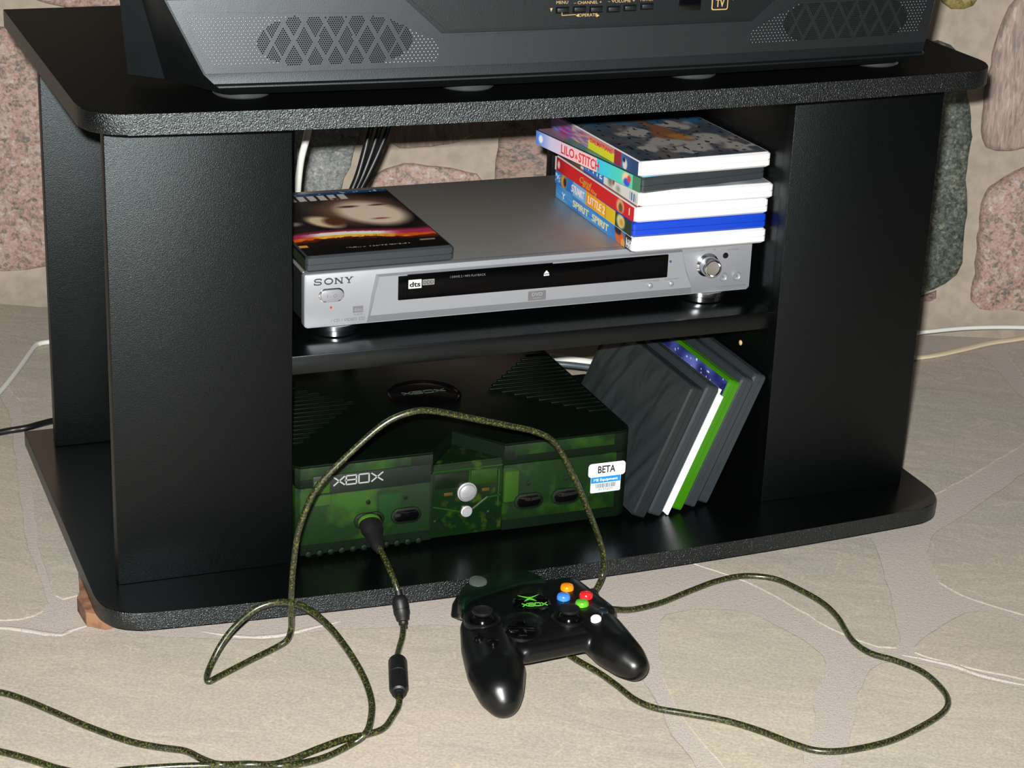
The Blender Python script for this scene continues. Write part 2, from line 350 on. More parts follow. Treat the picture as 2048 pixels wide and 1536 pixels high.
# rounded mortar coving where the wall meets the floor
bm = B(); prof = [(-2, -6), (46, -4), (32, 5), (18, 16), (8, 32), (3, 52), (-2, 60)]; rings = []
rnd = random.Random(3)
for i in range(91):
    s = -900+i*32; k = 1+.22*mnoise.noise(Vector((s*.012, 0, 0)))
    rings.append([bm.verts.new(W3(s, z*k if z > 0 else z, o*k if o > 0 else o)) for o, z in prof])
for A, Bq in zip(rings[:-1], rings[1:]):
    for i in range(len(prof)-1): bm.faces.new([A[i], Bq[i], Bq[i+1], A[i+1]])
cov = mk('trim_1', bm, WMORT, smooth=True); prop(cov, kind='structure')
def wallstone(pix, m, h, seed, sz=None):
    h = h*.6
    poly = sz or [onwall(u, v) for u, v in pix]
    o = resample(poly, 12, 1.6, seed); c = sum(o, Vector((0, 0)))/len(o); bm = B(); rings = []
    for f, d in ((0, -4), (0, h*.45), (.02, h*.8), (.06, h*.96), (.3, h*1.0), (.6, h*1.04)):
        ring = []
        for p in o:
            q = p.lerp(c, f); dd = d+(mnoise.noise(Vector((q.x*.03, q.y*.03, seed*3.1)))*h*.35+mnoise.noise(Vector((q.x*.11, q.y*.11, seed)))*h*.12 if f > 0 else 0)
            ring.append(bm.verts.new(W3(q.x, q.y, dd)))
        rings.append(ring)
    n = len(o)
    for A, Bq in zip(rings[:-1], rings[1:]):
        for i in range(n): bm.faces.new([A[i], A[(i+1) % n], Bq[(i+1) % n], Bq[i]])
    cv = bm.verts.new(W3(c.x, c.y, h*1.1))
    for i in range(n): bm.faces.new([rings[-1][i], rings[-1][(i+1) % n], cv])
    return mk('stone', bm, m, wall, smooth=True, local=True, angle=55)
GP = stone_mat('pink_granite', [(.30, (70, 68, 64)), (.41, (118, 110, 102)), (.50, (168, 132, 118)), (.58, (166, 150, 142)), (.72, (196, 188, 184))], 62, .22)
GG = stone_mat('grey_granite', [(.30, (66, 72, 72)), (.44, (112, 118, 118)), (.55, (140, 140, 138)), (.66, (184, 176, 170)), (.8, (205, 205, 200))], 80, .22)
GD = stone_mat('dark_green_granite', [(.32, (28, 34, 30)), (.45, (62, 70, 64)), (.55, (92, 98, 90)), (.64, (138, 130, 108)), (.76, (205, 205, 195))], 66, .2, rough=.45)
GS = stone_mat('striated_pink_stone', [(.3, (110, 100, 98)), (.44, (140, 124, 116)), (.55, (164, 140, 130)), (.68, (180, 168, 160)), (.8, (220, 210, 205))], 30, .25, stretch=(3.2, 3.2, .5))
GY = stone_mat('mossy_ochre_stone', [(.3, (60, 62, 30)), (.48, (120, 112, 60)), (.6, (150, 130, 80)), (.75, (160, 155, 130)), (.9, (170, 170, 150))], 60, .3)
GR = stone_mat('red_grey_granite', [(.3, (70, 66, 62)), (.44, (112, 104, 98)), (.54, (158, 124, 112)), (.64, (140, 130, 122)), (.8, (205, 196, 190))], 50, .2, stretch=(1, 1, 1.6))
for i, (m, p, h) in enumerate([
 (GP, [(-260, 90), (-60, 50), (12, 52), (200, 62), (420, 110), (400, 480), (320, 545), (100, 528), (60, 538), (0, 542), (-260, 546)], 22),
 (GP, [(60, -230), (70, 2), (120, 12), (240, 14), (330, 6), (360, -230)], 18),
 (GG, [(470, 160), (730, 190), (722, 262), (700, 330), (672, 400), (560, 440), (480, 380)], 14),
 (GP, [(712, 420), (745, 346), (790, 328), (850, 328), (905, 338), (958, 344), (985, 400), (960, 470), (740, 470)], 14),
 (GS, [(770, 180), (960, 190), (970, 262), (900, 290), (800, 300), (770, 280)], 8),
 (GR, [(1002, 180), (1230, 170), (1250, 300), (1230, 440), (984, 430), (988, 345), (998, 270)], 16),
 (GD, [(1700, 120), (1872, 80), (1905, 84), (1922, 108), (1934, 190), (1943, 250), (1940, 290), (1929, 335), (1932, 400), (1926, 470), (1928, 500), (1915, 545), (1886, 568), (1840, 585), (1700, 600)], 24),
 (GR, [(1700, 606), (1838, 592), (1876, 574), (1880, 588), (1852, 615), (1800, 632), (1700, 640)], 14),
 (GY, [(1878, -80), (1964, -80), (1958, -10), (1948, 8), (1928, 22), (1896, 21), (1880, 8)], 18),
 (GS, [(2030, -10), (2150, -60), (2330, -40), (2330, 270), (2048, 293), (1990, 302), (1966, 296), (1960, 258), (1970, 190), (1982, 110), (2002, 40)], 20),
 (GP, [(1974, 372), (2048, 332), (2120, 322), (2330, 330), (2330, 630), (2100, 645), (2010, 632), (1948, 618), (1928, 600), (1946, 572), (1952, 500), (1958, 430)], 26),
 (GG, [(800, -240), (1300, -240), (1280, 100), (900, 130), (760, 40)], 18),
 (GP, [(1330, -240), (1820, -240), (1800, 60), (1640, 90), (1340, 90)], 18),
 (GD, [(1290, 200), (1640, 180), (1650, 560), (1300, 600)], 18),
 (GP, [(480, -230), (740, -230), (720, 120), (500, 120)], 18),
]): wallstone(p, m, h, i+1)
rnd = random.Random(11); k = 0
for (s0, s1, z0, z1) in ((-870, -560, 60, 330), (-530, -200, 60, 300), (-880, -600, 360, 620), (-570, -330, 340, 600), (-300, -70, 420, 700), (1400, 1620, 60, 330), (1650, 1960, 60, 300), (1380, 1700, 350, 600), (1720, 1960, 330, 600)):
    k += 1; pts = [(s0+rnd.uniform(0, 40), z0+rnd.uniform(0, 30)), ((s0+s1)/2, z0+rnd.uniform(-10, 20)), (s1-rnd.uniform(0, 40), z0+rnd.uniform(0, 40)), (s1, (z0+z1)/2), (s1-rnd.uniform(10, 60), z1-rnd.uniform(0, 30)), ((s0+s1)/2, z1), (s0+rnd.uniform(10, 50), z1-rnd.uniform(0, 40)), (s0, (z0+z1)/2)]
    wallstone(None, (GP, GG, GS, GD)[k % 4], 20, 50+k, pts)

# ---------------------------------------------------------------- tv stand
W, D, H, T, ZB, BOW = 813.9, 418.6, 452.98, 16.6, 29.84, 20.95
MG, WP, YF, YR = 23.4, 152.8, 53.7, 369.8
SHZ0, SHZ1 = 203.2, 219.8
def yfront(x): return -BOW*(1-((x-W/2)/(W/2))**2)
def board_outline():
    out = [(0, D), (0, 44)]
    for i in range(1, 9):
        t = i/9; p0, p1, p2 = Vector((0, 44)), Vector((0, yfront(0)-1)), Vector((40, yfront(40)))
        q = p0*(1-t)**2+p1*2*t*(1-t)+p2*t*t; out.append((q.x, q.y))
    for i in range(25): x = 40+(W-80)*i/24; out.append((x, yfront(x)))
    for i in range(8, 0, -1):
        t = i/9; p0, p1, p2 = Vector((W, 44)), Vector((W, -1)), Vector((W-40, yfront(W-40)))
        q = p0*(1-t)**2+p1*2*t*(1-t)+p2*t*t; out.append((q.x, q.y))
    return out+[(W, 44), (W, D)]
stand = thing('tv_stand', 'wide black laminate television stand with bowed boards and an open middle shelf', 'tv stand', (W/2, 200, 0))
def two_tone(bm):
    for f in bm.faces:
        if abs(f.normal.z) < .5: f.material_index = 1
for nm, z0 in (('top_board', H-T), ('bottom_board', ZB-T+.76)):
    bm = prism(B(), board_outline(), z0, z0+T if nm == 'top_board' else ZB, 'z', .9); bm.normal_update(); two_tone(bm)
    mk(nm, bm, [BLT if nm == 'top_board' else BLS, BLE], stand, smooth=True)
for x0 in (MG, W-MG-WP):
    bx('front_panel', BL, stand, x0, x0+WP, YF, YF+15.5, ZB+.05, H-T-.05)
    bx('rear_panel', BL, stand, x0, x0+WP, YR, YR+15.5, ZB+.05, H-T-.05)
for x0 in (MG+WP-16.5, W-MG-WP+.6):
    bx('side_wall', BLS, stand, x0, x0+15.9, YF+15.6, YR-.1, ZB+.05, H-T-.05)
bx('rear_brace', BL, stand, W-MG-WP-100, W-MG-WP-.1, YR+.5, YR+15, SHZ1+.1, H-T-.05)
bx('rear_brace', BL, stand, MG+WP+.1, MG+WP+90, YR+.5, YR+15, SHZ1+.1, H-T-.05)
bx('shelf', BLS, stand, MG+WP-.5, W-MG-WP+.5, 61, YR+14, SHZ0, SHZ1, .8)
mk('shelf_peg', lathe(B(), [(0, -3), (2.6, -3), (2.6, .5), (1.8, 1.2), (0, 1.4)], (W-MG-WP+.4, 121, 168), (-1, 0, 0), 12), mat('peg_wood', (200, 170, 120), .5), stand, smooth=True)
for x in (190, 624):
    for y in (110, 330):
        mk('foot', lathe(B(), [(0, 0), (17, 0), (20, 3), (20, ZB-T+.7), (0, ZB-T+.7)], (x, y, -.2), (0, 0, 1), 20), SOFT, stand, smooth=True)
# small splinter of wood under the near left corner
cz = ZB-T-.2
wood = mat('raw_wood', (142, 104, 78), .8, speck=(70, (112, 76, 54), .45, .6), bump=(200, .5, .001))
c = [onz(u, v, 0) for u, v in ((157, 1154), (161, 1212), (155, 1222), (166, 1240), (173, 1252), (212, 1260), (234, 1254))]
pl = [(p.x, p.y) for p in c]+[(c[6].x+10, c[6].y+30), (c[0].x+22, c[0].y+10)]
wd_ = px_('wooden_shim', wood, None, pl, -.2, cz, 'z', .6)
prop(wd_, 'small splintered tan wood shim under the near left corner of the stand', 'shim')

# ---------------------------------------------------------------- television
tv = thing('television', 'large black and grey tube television with speaker grilles, standing on the stand', 'television', (421, 200, H))
XC = 421.0
def tvy(x): return -7+12*((x-XC)/315.0)**2
def half(z):   # half width of the front face at height z above the stand
    pts = [(472, 306), (476, 312), (480.5, 318), (485, 324), (490, 328), (547, 356), (600, 366), (1000, 372)]
    for (a, ha), (b, hb) in zip(pts[:-1], pts[1:]):
        if z <= b: return ha+(hb-ha)*(z-a)/(b-a)
    return 372
def half_r(z):
    pts = [(472, 300), (476, 306), (480.5, 309), (490, 313), (547, 322), (600, 326), (1000, 332)]
    for (a, ha), (b, hb) in zip(pts[:-1], pts[1:]):
        if z <= b: return ha+(hb-ha)*(z-a)/(b-a)
    return 332
DZ = -11.0
ring_z = [(472, 8), (474, 5), (480, -4.5), (481.2, -4.0), (482.2, 0), (489.2, 1.6), (490, 1.6), (547, 3.5), (549.5, 3.5), (552, -3), (640, -4), (700, -3)]
bm = B(); rings = []
for z, dy in ring_z:
    h = half(z); hr = half_r(z); ring = []
    for i in range(15):
        x = XC-h+(h+hr)*i/14; ring.append((x, tvy(x)+dy))
    k_ = max(0, min(1, (z-472)/75)); sx = 369+k_*6
    ring = [(XC-sx+3, 104), (XC-sx, 96), (XC-344-k_*18, 74+k_*10), (XC-h-5, 16)]+ring+[(XC+hr+7, 18), (XC+338, 84), (XC+345, 96), (XC+342, 104)]
    rings.append([bm.verts.new((x, y, z+DZ)) for x, y in ring])
n = len(rings[0])
for A, Bq in zip(rings[:-1], rings[1:]):
    for i in range(n): bm.faces.new([A[i], A[(i+1) % n], Bq[(i+1) % n], Bq[i]])
bm.faces.new(rings[0][::-1]); bm.faces.new(rings[-1])
housing = mk('housing', bm, TVB, tv, smooth=True, angle=28)
bx('screen_surround', TVB, tv, XC-372, XC+336, -8, 90, 689.2, 1130, 6)
mk('screen', prism(B(), rrect(XC-320, XC+285, 715, 1090, 20), -10, -7.9, 'y', 1), GLB, tv, smooth=True)
bm = B()
vs = [bm.verts.new(p) for p in ((XC-366, 90, 690), (XC+332, 90, 690), (XC+332, 90, 1120), (XC-366, 90, 1120), (XC-230, 455, 690), (XC+230, 455, 690), (XC+230, 455, 980), (XC-230, 455, 980))]
bmesh.ops.convex_hull(bm, input=vs); mk('rear_housing', bm, TVB, tv)
bm = B(); vs = [bm.verts.new(p) for p in ((XC-300, 103, 470), (XC+290, 103, 470), (XC+290, 103, 692), (XC-300, 103, 692), (XC-230, 400, 480), (XC+225, 400, 480), (XC+225, 455, 692), (XC-230, 455, 692))]
bmesh.ops.convex_hull(bm, input=vs); mk('rear_housing', bm, TVB, tv)
def tvp(u, v, off=0, dy=2.5):
    y = -2.0
    for _ in range(4): p = ony(u, v, y+dy-off); y = tvy(p.x)
    return p.x, p.z
def skin(name, pix, m, off, th, parent=tv, cols=1, xz=None):
    """a facia piece that follows the bowed front: outline resampled, laid off millimetres proud"""
    poly = xz or [tvp(u, v) for u, v in pix]
    pts = []
    for i in range(len(poly)):
        a, b = Vector(poly[i]), Vector(poly[(i+1) % len(poly)]); k = max(1, int((b-a).length/22))
        pts += [a.lerp(b, j/k) for j in range(k)]
    bm = B(); def_y = lambda p, o: tvy(p.x)+1.6+(p.y-(490+DZ))*.033-o
    v1 = [bm.verts.new((p.x, def_y(p, off), p.y)) for p in pts]; f = bm.faces.new(v1)
    r = bmesh.ops.extrude_face_region(bm, geom=[f]); nv = [g for g in r['geom'] if isinstance(g, bmesh.types.BMVert)]
    for q in nv: q.co.y += th
    bmesh.ops.triangulate(bm, faces=bm.faces[:])
    return mk(name, bm, m, parent)
zt = 547+DZ; zb_ = 490.3+DZ
xl_t, xl_b = XC-half(547)+1.5, XC-half(490.3)+1.5
xr_t, xr_b = XC+half_r(547)-1.5, XC+half_r(490.3)-1.5
a = tvp(800, 12); b = tvp(882, 66); c = tvp(1502, 46); dd = tvp(1575, 0)
speaker_band = skin('speaker_band', None, TVG, 1.6, 2.6, xz=[(xl_b, zb_), (xr_b, zb_), (xr_t, zt), (dd[0]+4, zt), (c[0], b[1]+.0), (b[0], b[1]), (a[0], zt), (xl_t, zt)])
cp = skin('control_panel', None, TVB, 3.4, 5, xz=[(b[0]+3, b[1]+3), (c[0]-3, b[1]+3), (dd[0]-3, zt+3), (XC+190, 585+DZ), (XC-190, 585+DZ), (a[0]+1, zt+3)])
skin('label_recess', [(925, 70), (1105, 60), (1112, 66), (1106, 116), (930, 124)], TVG, 2.0, 1.2)
# grilles: outline, raised dots (left ones paler, as if catching light) and diamond fields of tiny holes
def inpoly(x, y, P):
    r = False; j = len(P)-1
    for i in range(len(P)):
        if (P[i][1] > y) != (P[j][1] > y) and x < (P[j][0]-P[i][0])*(y-P[i][1])/(P[j][1]-P[i][1])+P[i][0]: r = not r
        j = i
    return r
gl = [tvp(u, v) for u, v in ((366, 28), (372, 24), (770, 26), (880, 82), (881, 120), (876, 126), (425, 136), (412, 130))]
gr = [tvp(u, v) for u, v in ((1494, 64), (1500, 58), (1592, 4), (1600, 2), (1862, -14), (1858, 2), (1838, 60), (1832, 68), (1500, 90), (1494, 86))]
for G, sgn in ((gl, 1), (gr, -1)):
    g = skin('speaker_grille', None, TVG, 2.1, 1.5, xz=G)
    cx = sum(tvp(670, 80)[:1]); cx = cx if sgn > 0 else tvp(1690, 40)[0]; czz = tvp(670, 80)[1]
    dots, holes = B(), B(); zs = [p[1] for p in G]; xs = [p[0] for p in G]
    GI = [((x-sum(xs)/len(xs))*.975+sum(xs)/len(xs), (z-sum(zs)/len(zs))*.90+sum(zs)/len(zs)) for x, z in G]
    row = 0; z = min(zs)
    while z < max(zs):
        x = min(xs)+(row % 2)*1.63
        while x < max(xs):
            if inpoly(x, z, GI):
                e = ((x-cx)/62)**2+((z-czz)/23.5)**2; y0 = tvy(x)+1.6+(z-(490+DZ))*.033-2.1
                q = (x-cx)/16.6; w = (z-czz)/29
                f1 = abs((q+w) % 1-.5); f2 = abs((q-w) % 1-.5)
                if e < 1: pass
                else:
                    ring = [dots.verts.new((x+.72*math.cos(k*1.0472), y0-.02, z+.72*math.sin(k*1.0472))) for k in range(6)]
                    cvt = dots.verts.new((x-.1, y0-.62, z+.15))
                    for k in range(6): dots.faces.new([ring[k], ring[(k+1) % 6], cvt])
            x += 3.26
        z += 2.5; row += 1
    z = czz-24; row = 0
    while z < czz+24:
        x = cx-63+(row % 2)*.9
        while x < cx+63:
            e = ((x-cx)/62)**2+((z-czz)/23.5)**2; q = (x-cx)/16.6; w = (z-czz)/29
            if e < 1 and inpoly(x, z, GI) and abs((q+w) % 1-.5) < .40 and abs((q-w) % 1-.5) < .40:
                y0 = tvy(x)+1.6+(z-(490+DZ))*.033-2.1
                ring = [holes.verts.new((x+.66*math.cos(k*1.0472), y0-.12, z+.66*math.sin(k*1.0472))) for k in range(6)]
                holes.faces.new(ring)
            x += 1.8
        z += 1.56; row += 1
    d_ = mk('grille_dots', dots, TVH if sgn > 0 else TVG, g, smooth=True, angle=80); d_['kind'] = 'stuff'  # left dots lit, right dots dull: light put into the colour
    h_ = mk('grille_holes', holes, HOLE, g); h_['kind'] = 'stuff'
def tvface(u, v, off): x, z = tvp(u, v, off, 2.5); return Vector((x, tvy(x)+1.6+(z-(490+DZ))*.033-off, z))
for u, v in ((1125, 20), (1159, 18.5), (1192, 18.5), (1227, 18), (1260, 15.5), (1294, 12.5)):
    p = tvface(u, v, 3.4)
    b0 = bx('button', TVB, cp, p.x-5, p.x+5, p.y-2.6, p.y+1, p.z-1.6, p.z+1.8, .6)
    bx('button_slot', HOLE, b0, p.x-5.8, p.x+5.8, p.y-.35, p.y+1, p.z-2.9, p.z+2.4, .1)
XD, ZD = (1, -.02, 0), (0, 0, 1)
def tvtext(s, u, v, h, w): text('lettering', s, tvface(u, v, 3.5), XD, ZD, h, GOLD, cp, w, .12)
tvtext('MENU', 1125, 8, 2.4, 10); tvtext('– CHANNEL +', 1176, 8, 2.4, 24); tvtext('– VOLUME +', 1243, 5, 2.4, 24); tvtext('POWER', 1294, 2, 2.4, 11)
tvtext('OPERATE', 1176, 33, 2.4, 16)
for u, v, s in ((1155, 31, -1), (1196, 31, 1), (1103, 20, 0)):
    p = tvface(u, v, 3.55); px_('arrow_mark', GOLD, cp, [(p.x-1.2*s-(1 if s == 0 else 0), p.z-1.4), (p.x+1.4*s, p.z), (p.x-1.2*s+(1 if s == 0 else 0), p.z+1.4)] if s else [(p.x-1.1, p.z+1.4), (p.x, p.z-1.6), (p.x+1.1, p.z+1.4)], p.y-.12, p.y+.3, 'y', 0)
mk('arrow_mark', strokes(B(), [((0, 3), (0, 0)), ((0, 0), (12, .3))], .5, tvface(1124, 31, 3.5), XD, ZD, .12), GOLD, cp)
p = tvface(1380, 8, 3.4); bx('remote_window', GLB, cp, p.x-10, p.x+10, p.y-1, p.y+2, p.z-5.5, p.z+8, .5)
p = tvface(1440, 6, 3.4)
bd = mk('badge', prism(B(), rrect(p.x-7.5, p.x+7.5, p.z-5.8, p.z+9, 1.5), p.y-.5, p.y+1, 'y', .2), GOLD, cp)
mk('badge_field', prism(B(), rrect(p.x-6.6, p.x+6.6, p.z-4.9, p.z+8.1, 1.2), p.y-.7, p.y, 'y', 0), TVB, bd)
text('badge_lettering', 'TV', (p.x, p.y-.75, p.z-3), XD, ZD, 6.5, GOLD, bd, 8, .2, .02)
text('badge_lettering', '+', (p.x+12, p.y-.1, p.z+1), XD, ZD, 5, GOLD, bd, 4, .2)
for u, v in ((498, 200), (952, 184), (1402, 160), (1772, 136)):
    q = onz(u, v, H); mk('foot', lathe(B(), [(0, .1), (22, .1), (23, 1.2), (20.5, 5), (19, 8.5), (0, 8.5)], (q.x, q.y+24, H), (0, 0, 1), 32), mat('foot_grey', (70, 72, 74), .3, metal=.4), tv, smooth=True)

# ---------------------------------------------------------------- disc player
PX, PY, PZ, PH = 198.6, 96.6, 231.15, 48.7; PT = PZ+PH
dp = thing('disc_player', 'slim silver disc player with black display window on the middle shelf', 'dvd player', (PX+215, 200, SHZ1))
bx('chassis', [DVS], dp, PX+2, PX+428, PY+9, 346, PZ+2, PT-1.2, .8)
bx('top_cover', DVT, dp, PX+1, PX+429, PY+8.5, 347, PT-2, PT, .5)
bm = prism(B(), rrect(PX, PX+430, PZ, PT, 2.5), PY, PY+9, 'y', 1.0); fp = mk('front_panel', bm, SIL, dp, smooth=True)
def F(u, v, y=PY): p = ony(u, v, y); return p.x, p.z
ml, mr = F(756, 555)[0], F(1362, 510)[0]; zt_, zl = PT-5.5, PZ+4.2
ml2, mr2 = F(737, 646)[0], F(1377, 590)[0]
bm = B(); face = [(ml2, zl+4), (mr2, zl+4), (mr+4, PZ+24), (mr-1, zt_), (ml, zt_), (ml-4, PZ+26)]
v0 = [bm.verts.new((x, PY-4.5, z)) for x, z in face]
v1 = [bm.verts.new((x, PY+.5, z)) for x, z in [(ml2-2, PZ-.2), (mr2+2, PZ-.2), (mr+6.5, PZ+24), (mr+1, zt_+1), (ml-2, zt_+1), (ml-6, PZ+26)]]
bm.faces.new(v0)
for i in range(6): bm.faces.new([v0[i], v0[(i+1) % 6], v1[(i+1) % 6], v1[i]])
bm.faces.new(v1[::-1]); fascia = mk('centre_fascia', bm, SIL, dp)
wx0, wz1 = F(797, 553, PY-5); wx1, wz0 = F(1334, 552, PY-5)
WINB = mat('window_black', (2, 2, 3), .2, spec=.12)
win = mk('display_window', prism(B(), rrect(wx0, wx1, wz0-1, wz1, .6), PY-5.4, PY-4, 'y', .3), WINB, fascia, smooth=True)
tx = F(1105, 525, PY-5)[0]
bx('disc_tray', WINB, fascia, wx0+8, tx, PY-6.2, PY-5, wz0+1, wz1+1.2, .3)
YT = PY-6.3
p = F(830, 568, YT); mk('badge_plate', prism(B(), rrect(p[0]-6, p[0]+6, p[1]-4, p[1]+4, .3), YT-.1, YT+.2, 'y', 0), mat('badge_white', (200, 200, 195), .5), fascia)
text('badge_lettering', 'dts', (p[0], YT-.12, p[1]-2.4), XD, ZD, 4.6, GLB, fascia, 10, .1, .03)
p = F(857, 564, YT); mk('badge_plate', prism(B(), rrect(p[0]-5.5, p[0]+5.5, p[1]-2.6, p[1]+2.6, .3), YT-.1, YT+.2, 'y', 0), mat('badge_grey', (112, 112, 112), .5), fascia)
text('badge_lettering', 'DDD', (p[0], YT-.12, p[1]-1.6), XD, ZD, 3, GLB, fascia, 9, .1)
p = F(922, 553, YT); text('lettering', 'PRECISION DRIVE 2 / MP3 PLAYBACK', (p[0], YT, p[1]-.7), XD, ZD, 1.9, INK, fascia, 46, .1)
p = F(1093, 547, YT); mk('eject_symbol', prism(B(), [(p[0]-2.6, p[1]), (p[0]+2.6, p[1]), (p[0], p[1]+3)], YT-.1, YT+.1, 'y', 0), WINK, fascia)
mk('eject_symbol', prism(B(), rrect(p[0]-2.6, p[0]+2.6, p[1]-2, p[1]-.8, .1), YT-.1, YT+.1, 'y', 0), WINK, fascia)
YM = PY-4.6
p = F(1074, 591, YM); mk('badge_plate', prism(B(), rrect(p[0]-8.5, p[0]+8.5, p[1]-4.4, p[1]+4.4, .4), YM-.15, YM+.3, 'y', .1), mat('badge_dark', (96, 92, 94), .5), fascia)
text('badge_lettering', 'DVD', (p[0], YM-.2, p[1]-.2), XD, ZD, 3.2, SIL, fascia, 10, .1, .02)
text('badge_lettering', 'VIDEO', (p[0], YM-.2, p[1]-3), XD, ZD, 1.4, SIL, fascia, 8, .1)
for u, v in ((1300, 571), (1342, 567)):
    p = F(u, v, YM); mk('button', lathe(B(), [(2.5, 0), (2.4, 1.4), (1.6, 2.2), (0, 2.4)], (p[0], YM+.2, p[1]), (0, -1, 0), 18), SIL, fascia, smooth=True)
for s, u, v, w in (('PICTURE MODE', 1300, 562, 18), ('SURROUND', 1343, 558, 14)):
    p = F(u, v, YM); text('lettering', s, (p[0], YM, p[1]-.6), XD, ZD, 1.3, INK, fascia, w, .1)
p = F(1341, 523, YM); mk('indicator', lathe(B(), [(1.2, 0), (1.1, .6), (0, .8)], (p[0], YM+.1, p[1]), (0, -1, 0), 12), mat('indicator_blue', (60, 66, 110), .2), fascia, smooth=True)
YA = PY-.1
# maker's name in wide slab letters
bm = B(); xo = 0
def slab(bm):
    def bar(x0, y0, x1, y1, t): strokes(bm, [((x0*1.03, y0*1.1), (x1*1.03, y1*1.1))], t*1.3, O_, XD, ZD, .25)
    h = 5.0
    # S
    pts = [(6.6, 4.0), (5.8, 4.8), (2.2, 4.8), (.9, 4.1), (.9, 3.2), (2, 2.6), (5.4, 2.3), (6.6, 1.7), (6.6, .9), (5.4, .2), (1.8, .2), (.6, 1.1)]
    for a_, b_ in zip(pts[:-1], pts[1:]): bar(*a_, *b_, .85)
    bar(6.6, 3.4, 6.6, 5, .5); bar(.6, 0, .6, 1.7, .5)
    # O
    pts = [(13.0+3.4*math.cos(t*math.pi/8), 2.5+2.3*math.sin(t*math.pi/8)) for t in range(17)]
    for a_, b_ in zip(pts[:-1], pts[1:]): bar(*a_, *b_, .95)
    # N
    bar(19.2, 0, 19.2, 5, .9); bar(24.4, 0, 24.4, 5, .7); bar(19.2, 4.8, 24.4, .3, 1.1)
    for x in (19.2, 24.4): bar(x-1.3, .2, x+1.3, .2, .45)
    bar(17.8, 4.8, 19.4, 4.8, .45); bar(23.1, 4.8, 25.7, 4.8, .45)
    # Y
    bar(28.2, 4.8, 30.6, 2.4, 1.0); bar(33.0, 4.8, 30.6, 2.4, .7); bar(30.6, 2.4, 30.6, 0, .9); bar(29.2, .2, 32, .2, .45)
    bar(26.8, 4.8, 29.6, 4.8, .45); bar(31.8, 4.8, 34.4, 4.8, .45)
q = F(627, 571); O_ = Vector((q[0], YA, q[1])); slab(bm); mk('lettering', bm, mat('nameplate_grey', (70, 72, 74), .35, metal=.4), fp)
p = F(663, 590); pb = mk('power_button', prism(B(), rrect(p[0]-10.3, p[0]+10.3, p[1]-5.2, p[1]+5.2, 5.1, 8), PY-2.2, PY+.2, 'y', .9), SIL, dp, smooth=True)
text('lettering', 'I - O', (p[0], PY-2.3, p[1]-1.6), XD, ZD, 2.6, INK, pb, 9, .1)
mk('button_rim', prism(B(), rrect(p[0]-11.4, p[0]+11.4, p[1]-6.3, p[1]+6.3, 6.2, 8), PY-.5, PY+.2, 'y', .4), CHR, pb, smooth=True)
p = F(662, 615); mk('indicator', lathe(B(), [(1.1, 0), (1, .5), (0, .7)], (p[0], PY, p[1]), (0, -1, 0), 12), mat('indicator_red', (190, 40, 40), .3), fp, smooth=True)
p = F(716, 622); dl = mk('disc_logo', prism(B(), rrect(p[0]-4.6, p[0]+4.6, p[1]-1.2, p[1]+4.6, .2), PY-.15, PY+.1, 'y', 0), INK, fp)
text('lettering', 'disc', (p[0], PY-.2, p[1]), XD, ZD, 3, SIL, dl, 7.6, .1); text('lettering', 'AUDIO', (p[0], YA, p[1]-3.4), XD, ZD, 1.2, INK, dl, 8, .1)
p = F(685, 640); text('lettering', 'DVD / CD / VIDEO CD', (p[0], YA, p[1]-1.2), XD, ZD, 2.5, INK, fp, 40, .12)
p = F(1416, 529); kx, kz = p
knob = mk('jog_knob', lathe(B(), [(0, 0), (11.2, 0), (11.2, 1.5), (9.2, 3), (9.0, 12), (8.2, 13.6), (7.4, 13.8), (6.6, 12.6), (0, 12.2)], (kx-1, PY, kz), (0, -1, 0), 36), CHR, dp, smooth=True)
for u, v, r in ((1445, 553, 4.2), (1472, 551, 4.2)):
    p = F(u, v); bt = mk('button', lathe(B(), [(r, 0), (r, 1.0), (r*.85, 1.8), (r*.62, 1.2), (0, 1.0)], (p[0], PY, p[1]), (0, -1, 0), 24), SIL, dp, smooth=True)
    mk('button_mark', lathe(B(), [(1.2, 0), (1.2, .3), (0, .3)], (p[0], PY-1.0, p[1]), (0, -1, 0), 4), INK, bt)
p = F(1451, 511); mk('remote_sensor', lathe(B(), [(2.8, 0), (2.7, .5), (0, .9)], (p[0], PY, p[1]), (0, -1, 0), 20), GLB, dp, smooth=True)
for s, u, v, w in (('PROGRESSIVE OUTPUT / DVD SAMPLING', 1452, 574, 40), ('MULTI DIAL', 1466, 500, 12), ('–', 1405, 503, 4), ('+', 1429, 501, 4)):
    p = F(u, v); text('lettering', s, (p[0], YA, p[1]), XD, ZD, 1.4, INK, fp, w, .1)
for x, y in ((PX+32, PY+20), (PX+392, PY+20), (PX+32, 320), (PX+392, 320)):
    mk('foot', lathe(B(), [(0, 0), (19, 0), (21, 1.5), (21.5, 6), (23, 7), (23, 11), (0, 11.4)], (x, y, SHZ1), (0, 0, 1), 32), CHR if y < 200 else SOFT, dp, smooth=True)

